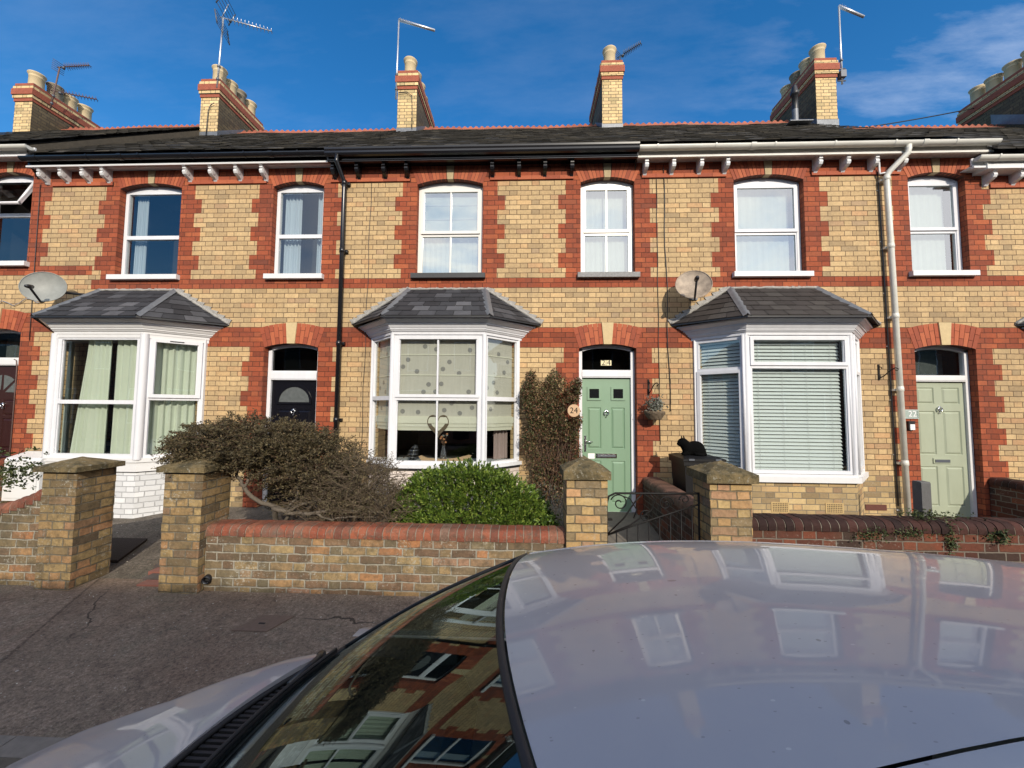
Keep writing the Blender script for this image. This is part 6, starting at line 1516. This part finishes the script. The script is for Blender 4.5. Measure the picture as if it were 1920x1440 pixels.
# ------------------------------------------------------------------ parked car
def carpaint():
    N = Nodes('silver_car_paint'); b = N.b; P = N.pos()
    dust = N.noise(P, 5, 6, 0.7); fine = N.noise(P, 260, 2, 0.5)
    col = N.mix(N.math('MULTIPLY', N.math('SUBTRACT', dust, .3), .8, clamp=True), (0.335, 0.335, 0.360), (0.41, 0.400, 0.405))
    vo = N.n('ShaderNodeTexVoronoi'); vo.inputs['Scale'].default_value = 26; N.l(P, vo.inputs['Vector'])
    sc = N.n('ShaderNodeSeparateColor'); N.l(vo.outputs['Color'], sc.inputs[0])
    sp2 = N.math('MULTIPLY', N.math('GREATER_THAN', sc.outputs[0], .86), N.math('LESS_THAN', vo.outputs['Distance'], .09))
    col = N.mix(N.math('MULTIPLY', sp2, .55), col, (0.10, 0.09, 0.08))
    for sc_, th, rad, cc in ((90, .93, .22, (.16, .15, .14)), (44, .95, .14, (.62, .61, .58)), (9, .90, .11, (.12, .10, .08))):
        vq = N.n('ShaderNodeTexVoronoi'); vq.inputs['Scale'].default_value = sc_; dm_ = N.n('ShaderNodeMapping'); dm_.inputs['Scale'].default_value = (1, 1.9, 1); N.l(P, dm_.inputs[0]); N.l(dm_.outputs[0], vq.inputs['Vector'])
        qq = N.n('ShaderNodeSeparateColor'); N.l(vq.outputs['Color'], qq.inputs[0]); col = N.mix(N.math('MULTIPLY', N.math('MULTIPLY', N.math('GREATER_THAN', qq.outputs[0], th), N.math('LESS_THAN', vq.outputs['Distance'], rad)), .45), col, cc)
    N.l(col, b.inputs['Base Color'])
    b.inputs['Metallic'].default_value = 0.20
    N.l(N.math('MULTIPLY_ADD', dust, .18, .36), b.inputs['Roughness'])
    b.inputs['Coat Weight'].default_value = 0.62; N.l(N.math('MULTIPLY_ADD', N.noise(P, 14, 5, .7), .07, .008), b.inputs['Coat Roughness']); b.inputs['Coat IOR'].default_value = 1.55
    return N.m
MT['paint'] = carpaint()
MT['rail_glint'] = mat('rail_glint_paint', (0.66, 0.67, 0.70), 0.25, coat=.5)  # paler paint for the far rail, sky glint put into its colour
MT['seam'] = mat('roof_seam_sealant', (0.10, 0.11, 0.14), 0.5)
MT['rubber'] = mat('black_rubber_seal', (0.012, 0.012, 0.013), 0.6)
MT['cabin'] = mat('dark_cabin_trim', (0.020, 0.020, 0.022), 0.7)
MT['tyre'] = mat('tyre_rubber', (0.018, 0.018, 0.018), 0.85)
YC = 0.95; HR = .506; SL = .11      # centre line, roof half width, tilt towards the kerb from the camber
car = thing('parked_car', 'silver parked car in the foreground, its roof and windscreen reflecting the terrace', 'car', (0.3, YC, -.15))
def interp(x, pts):
    return float(np.interp(x, [p[0] for p in pts], [p[1] for p in pts]))
ZC = [(-.1, 1.312), (0, 1.327), (.1, 1.343), (.22, 1.360), (.35, 1.374), (.5, 1.384), (.65, 1.388), (.8, 1.388), (1.0, 1.382), (1.17, 1.374), (1.4, 1.360), (1.55, 1.349), (1.75, 1.331), (2.0, 1.300), (2.2, 1.260)]
zx = np.linspace(-.1, 2.2, 60); zp = np.array([interp(x, ZC) for x in zx])
def zcf(x): return float(np.interp(x, zx, zp))
def hwR(x, t=1): return HR-.012*x-.012*x*x if t >= 0 else (min(.53, .573-.17*x) if x < .8 else .437-.03*(x-.8))
def xh(y):
    d = y-.90; return -.045+(.19 if d > 0 else .36)*d*d
def roofP(x, t, dz=0):
    dy = t*hwR(x, t); return Vector((x, YC+dy, zcf(x)-.185*dy*dy-.115*dy-(.05*dy**3 if dy > 0 else 0)+dz))
b = MB(); rows = []
NT = 28
for i in range(34):
    q = i/33; row = []
    for j in range(NT+1):
        t = -1+2*j/NT; x0_ = xh(YC+t*HR); x = x0_+(2.12-x0_)*q; row.append(roofP(x, t))
    rows.append(row)
b.grid(rows, 'paint', flip=True); b.grid([[rows[0][j], rows[0][j]+Vector((.004, 0, -.02))] for j in range(NT+1)], 'paint'); b.build('roof', car)
# rails beyond the roof seam
for s_ in (-1, 1):
    b = MB(); rows = []
    offs = [(.000, -.006), (.002, -.006), (.0035, -.001), (.022, -.004), (.040, -.013), (.058, -.032), (.072, -.060), (.080, -.095)]
    for i in range(34):
        q = i/33; x0_ = xh(YC+s_*HR); x = x0_+(2.12-x0_)*q; e = roofP(x, s_)
        rows.append([e+Vector((0, s_*a, c)) for a, c in offs])
    b.grid([r_[2:] for r_ in rows], 'rail_glint' if s_ > 0 else 'paint', flip=(s_ < 0) is False)
    b.grid([r_[:3] for r_ in rows], 'seam', flip=(s_ < 0) is False); b.build('roof_rail', car)
# windscreen
WB = .650
BX = lambda s_: -.825+.095*s_*s_
zb0 = lambda s_: .815-.020*s_*s_-.020*s_
def scr(s_, t, lift=0.0):
    top = roofP(xh(YC+s_*HR), s_)+Vector((-.010, -s_*.005, -.006)); bot = Vector((BX(s_), YC+s_*WB, zb0(s_)))
    p = bot.lerp(top, t); p += Vector((-.35, 0, .94))*(.035*math.sin(math.pi*t)*(1-.35*s_*s_)+lift); return p
b = MB(); b.grid([[scr(-1+2*j/30, i/18) for j in range(31)] for i in range(19)], 'screen', flip=True); b.build('windscreen', car)
b = MB(); b.tube([scr(-1+2*j/40, 1, .002) for j in range(41)], .0075, 'rubber', 8); b.build('windscreen_seal', car)
b = MB(); b.tube([scr(-1+2*j/40, 0, -.002) for j in range(41)], .012, 'rubber', 8); b.build('windscreen_seal', car)
for s_ in (-1, 1):
    b = MB(); rows = []
    for i in range(19):
        t = i/18; p = scr(s_, t); w_ = .052-.018*t
        rows.append([p+Vector((0, s_*a*w_, c)) for a, c in ((-.12, .000), (.0, .003), (.25, .004), (.5, .000), (.8, -.014), (1.0, -.045))])
    b.grid(rows, 'paint', flip=(s_ > 0)); b.tube([scr(s_, t)+Vector((0, -s_*.004, .006)) for t in np.linspace(0, 1, 16)], .006, 'rubber', 6); b.build('windscreen_pillar', car)
# cowl grille
XR = lambda dy: -.955+.47*dy*dy if abs(dy) < WB else -.956+.47*WB*WB+.30*(abs(dy)-WB)
b = MB(); rows = []
for j in range(41):
    s_ = -1+2*j/40; dy = s_*WB; z = zb0(s_)
    rows.append([Vector((XR(dy)+.004, YC+dy, z-.030)), Vector((XR(dy)+.05, YC+dy, z-.042)), Vector((BX(s_)-.02, YC+dy, z-.035)), Vector((BX(s_)+.01, YC+dy, z-.004))])
b.grid(rows, 'bplastic', True)
for j in range(58):
    s_ = -.86+1.72*j/57
    if abs(s_-.05) < .03: continue
    dy = s_*WB; z = zb0(s_); xa_ = XR(dy)+.018; xb_ = min(BX(s_)-.028, xa_+.075)
    if xb_-xa_ > .01: b.box(xa_, xb_, YC+dy-.0045, YC+dy+.0045, z-.045, z-.020, 'rubber')
b.tube([Vector((XR(s_*WB)+.010, YC+s_*WB, zb0(s_)-.016)) for s_ in np.linspace(-1, 1, 40)], .009, 'rubber', 6)
b.build('cowl_grille', car)
for (s0, s1) in ((.92, .02), (-.02, -.90)):
    b = MB(); pv = scr(s0, 0)+Vector((-.045, -.03, -.004)); mid = scr((s0*.6+s1*.4), .015, .022); 
    b.lathe([(.001, .03), (.016, .026), (.020, 0)], pv, 'bplastic', 12)
    b.tube([pv+Vector((0, 0, .02)), scr(s0-.12*(1 if s0 > 0 else 1), .0, .03), mid], [.012, .010, .006], 'bplastic', 8); b.build('wiper_arm', car)
    b = MB(); b.tube([scr(s0+(s1-s0)*t, .02, .016) for t in np.linspace(.02, .98, 16)], .0065, 'rubber', 6); b.tube([scr(s0+(s1-s0)*t, .02, .006) for t in np.linspace(.02, .98, 16)], .003, 'rubber', 4); b.build('wiper_blade', car)
# bonnet and wings
HW = [(-1.95, .22), (-1.90, .36), (-1.82, .50), (-1.72, .60), (-1.56, .69), (-1.35, .765), (-1.1, .835), (-.9, .865), (-.8, .87), (2.4, .87)]
ZT = [(-1.95, .38), (-1.90, .46), (-1.82, .53), (-1.72, .585), (-1.56, .650), (-1.35, .712), (-1.15, .762), (-.957, .806), (-.7, .830)]
def bonP(x, t):
    hw = interp(x, HW); zt = interp(x, ZT); zb_ = .16; a = abs(t)
    z = zb_+(zt-zb_)*max(0, 1-a**(3.4+5.5*max(0, x+1.3)))**.40
    # gentle swage lines running to the nose
    z -= .03*t*.87; z += .008*math.exp(-((a-.60)/.06)**2)*min(1, max(0, (-x-.8)*3))
    return Vector((x, YC+t*hw, z))
b = MB(); rows = []
for i in range(34):
    q = i/33; row = []
    for j in range(65):
        t = -1+2*j/64; t = math.copysign(1-(1-abs(t))**1.35, t); dy = t*.87; xr_ = XR(dy); x = xr_+(-1.95-xr_)*q; p = bonP(x, t)
        row.append(p)
    rows.append(row)
b.grid(rows, 'paint'); b.grid([[p, p+Vector((.004, 0, -.03))] for p in rows[0]], 'paint'); b.build('bonnet', car)
# body sides, doors, tail
for s_ in (-1, 1):
    b = MB(); rows = []
    for i in range(30):
        x = -.72+(2.35+.72)*i/29; k = 1 if x < 1.9 else max(.55, 1-((x-1.9)/.45)**2*.35)
        rows.append([Vector((x, YC+s_*a*k, z)) for a, z in ((.68, .800), (.75, .790), (.81, .765), (.855, .70), (.87, .55), (.87, .30), (.85, .08), (.80, .03))])
    b.grid(rows, 'paint', flip=(s_ > 0)); b.build('body_side', car)
    b = MB(); rows = []
    for i in range(24):
        q = i/23; xt = .02+(2.10-.02)*q; xb_ = -.68+(2.3+.68)*q; e = roofP(xt, s_)+Vector((0, s_*.080, -.095)); bt_ = Vector((xb_, YC+s_*.70, .80))
        rows.append([e, e.lerp(bt_, .5)+Vector((0, s_*.02, 0)), bt_])
    b.grid(rows, 'screen', flip=(s_ > 0)); b.build('side_window', car)
    b = MB()
    b.poly([(-.42, YC+s_*.80, .62), (-.30, YC+s_*.80, .62), (-.30, YC+s_*.95, .60), (-.44, YC+s_*.95, .60), (-.42, YC+s_*.80, .74), (-.30, YC+s_*.80, .74), (-.30, YC+s_*.95, .73), (-.44, YC+s_*.95, .73)], [(0, 3, 2, 1), (4, 5, 6, 7), (0, 1, 5, 4), (1, 2, 6, 5), (2, 3, 7, 6), (3, 0, 4, 7)], 'paint'); b.build('door_mirror', car)
    for x in (-1.28, 1.30):
        b = MB(); y = YC+s_*(.50 if x < 0 else .74); b.lathe([(.19, -.09), (.285, -.095), (.305, -.07), (.305, .07), (.285, .095), (.19, .09)], (x, y, .155), 'tyre', 28, (0, 1, 0)); wh = b.build('wheel', car)
        b = MB(); b.lathe([(.001, s_*.06), (.05, s_*.065), (.185, s_*.04), (.19, s_*.085)], (x, y, .155), 'galv', 24, (0, 1, 0)); b.build('rim', wh)
    b = MB(); b.lathe([(.001, .02), (.07, .015), (.085, 0)], (-1.84, YC+s_*.40, .34), 'glassware', 16, (-1, s_*.5, .5)); b.build('headlight', car)
b = MB()
tail = [[Vector((2.12, YC+t*hwR(2.12), roofP(2.12, t).z)), Vector((2.30, YC+t*.52, .95)), Vector((2.36, YC+t*.60, .78)), Vector((2.40, YC+t*.62, .35)), Vector((2.34, YC+t*.6, .05))] for t in np.linspace(-1, 1, 13)]
b.grid([r_[:3] for r_ in tail], 'screen', flip=False); b.grid([r_[2:] for r_ in tail], 'paint', flip=False); b.build('tailgate', car)
b = MB(); b.box(-1.75, 2.3, YC-.70, YC+.70, .02, .10, 'cabin')
b.prism([(-.80, .60), (-.76, .765), (-.55, .775), (-.25, .74), (-.18, .60)][::-1], 'y', YC-.60, YC+.60, 'cabin')
for y in (YC-.35, YC+.35):
    b.prism([(.35, .45), (.40, .55), (.78, .50), (.95, 1.02), (1.06, 1.02), (.95, .40)], 'y', y-.23, y+.23, 'cabin'); b.box(.96, 1.05, y-.11, y+.11, 1.03, 1.19, 'cabin')
b.prism([(1.35, .45), (1.75, .50), (1.9, .98), (2.0, .98), (1.95, .4)], 'y', YC-.55, YC+.55, 'cabin')
b.tube([(-.1+.05*math.cos(t), YC-.36+.18*math.sin(t), .76+.17*math.cos(t)) for t in np.linspace(0, 2*math.pi, 24)], .014, 'cabin', 6)
b.build('interior', car)

# ------------------------------------------------------------------ terrace on the other side of the street (behind the camera)
MT['farbrick'] = brick_mat('far_terrace_brick', [(0, (0.30, 0.10, 0.06)), (1, (0.40, 0.16, 0.09))], (0.2, 0.17, 0.14))
RID = 8.15
for k in range(-6, 7):
    xa, xb = k*4.84-2.4, k*4.84+2.44
    h = thing('opposite_house', 'terraced house on the near side of the street behind the camera', 'house', (xa+2.4, -11, 0), 'houses across the street')
    b = MB(); b.box(xa, xb, -16.2, -9.0, -.1, 5.3, 'farbrick'); b.build('wall', h)
    b = MB(); b.prism([(-8.8, 5.25), (-8.8, 5.33), (-12.6, RID), (-16.4, 5.33), (-16.4, 5.25)], 'x', xa, xb, 'slate'); b.build('roof', h)
    for (x, z0_, z1_, w_) in ((xa+1.6, 3.6, 5.0, .5), (xa+3.9, 3.6, 5.0, .38), (xa+1.6, .8, 2.5, .9)):
        b = MB(); b.box(x-w_-.06, x+w_+.06, -9.0, -8.95, z0_-.06, z1_+.06, 'upvc'); wd = b.build('window', h)
        b = MB(); b.box(x-w_, x+w_, -8.95, -8.945, z0_, z1_, 'blackglass'); b.build('pane', wd)
    b = MB(); b.box(xa+3.5, xa+4.3, -9.0, -8.96, .1, 2.2, 'blackdoor'); b.build('door', h)
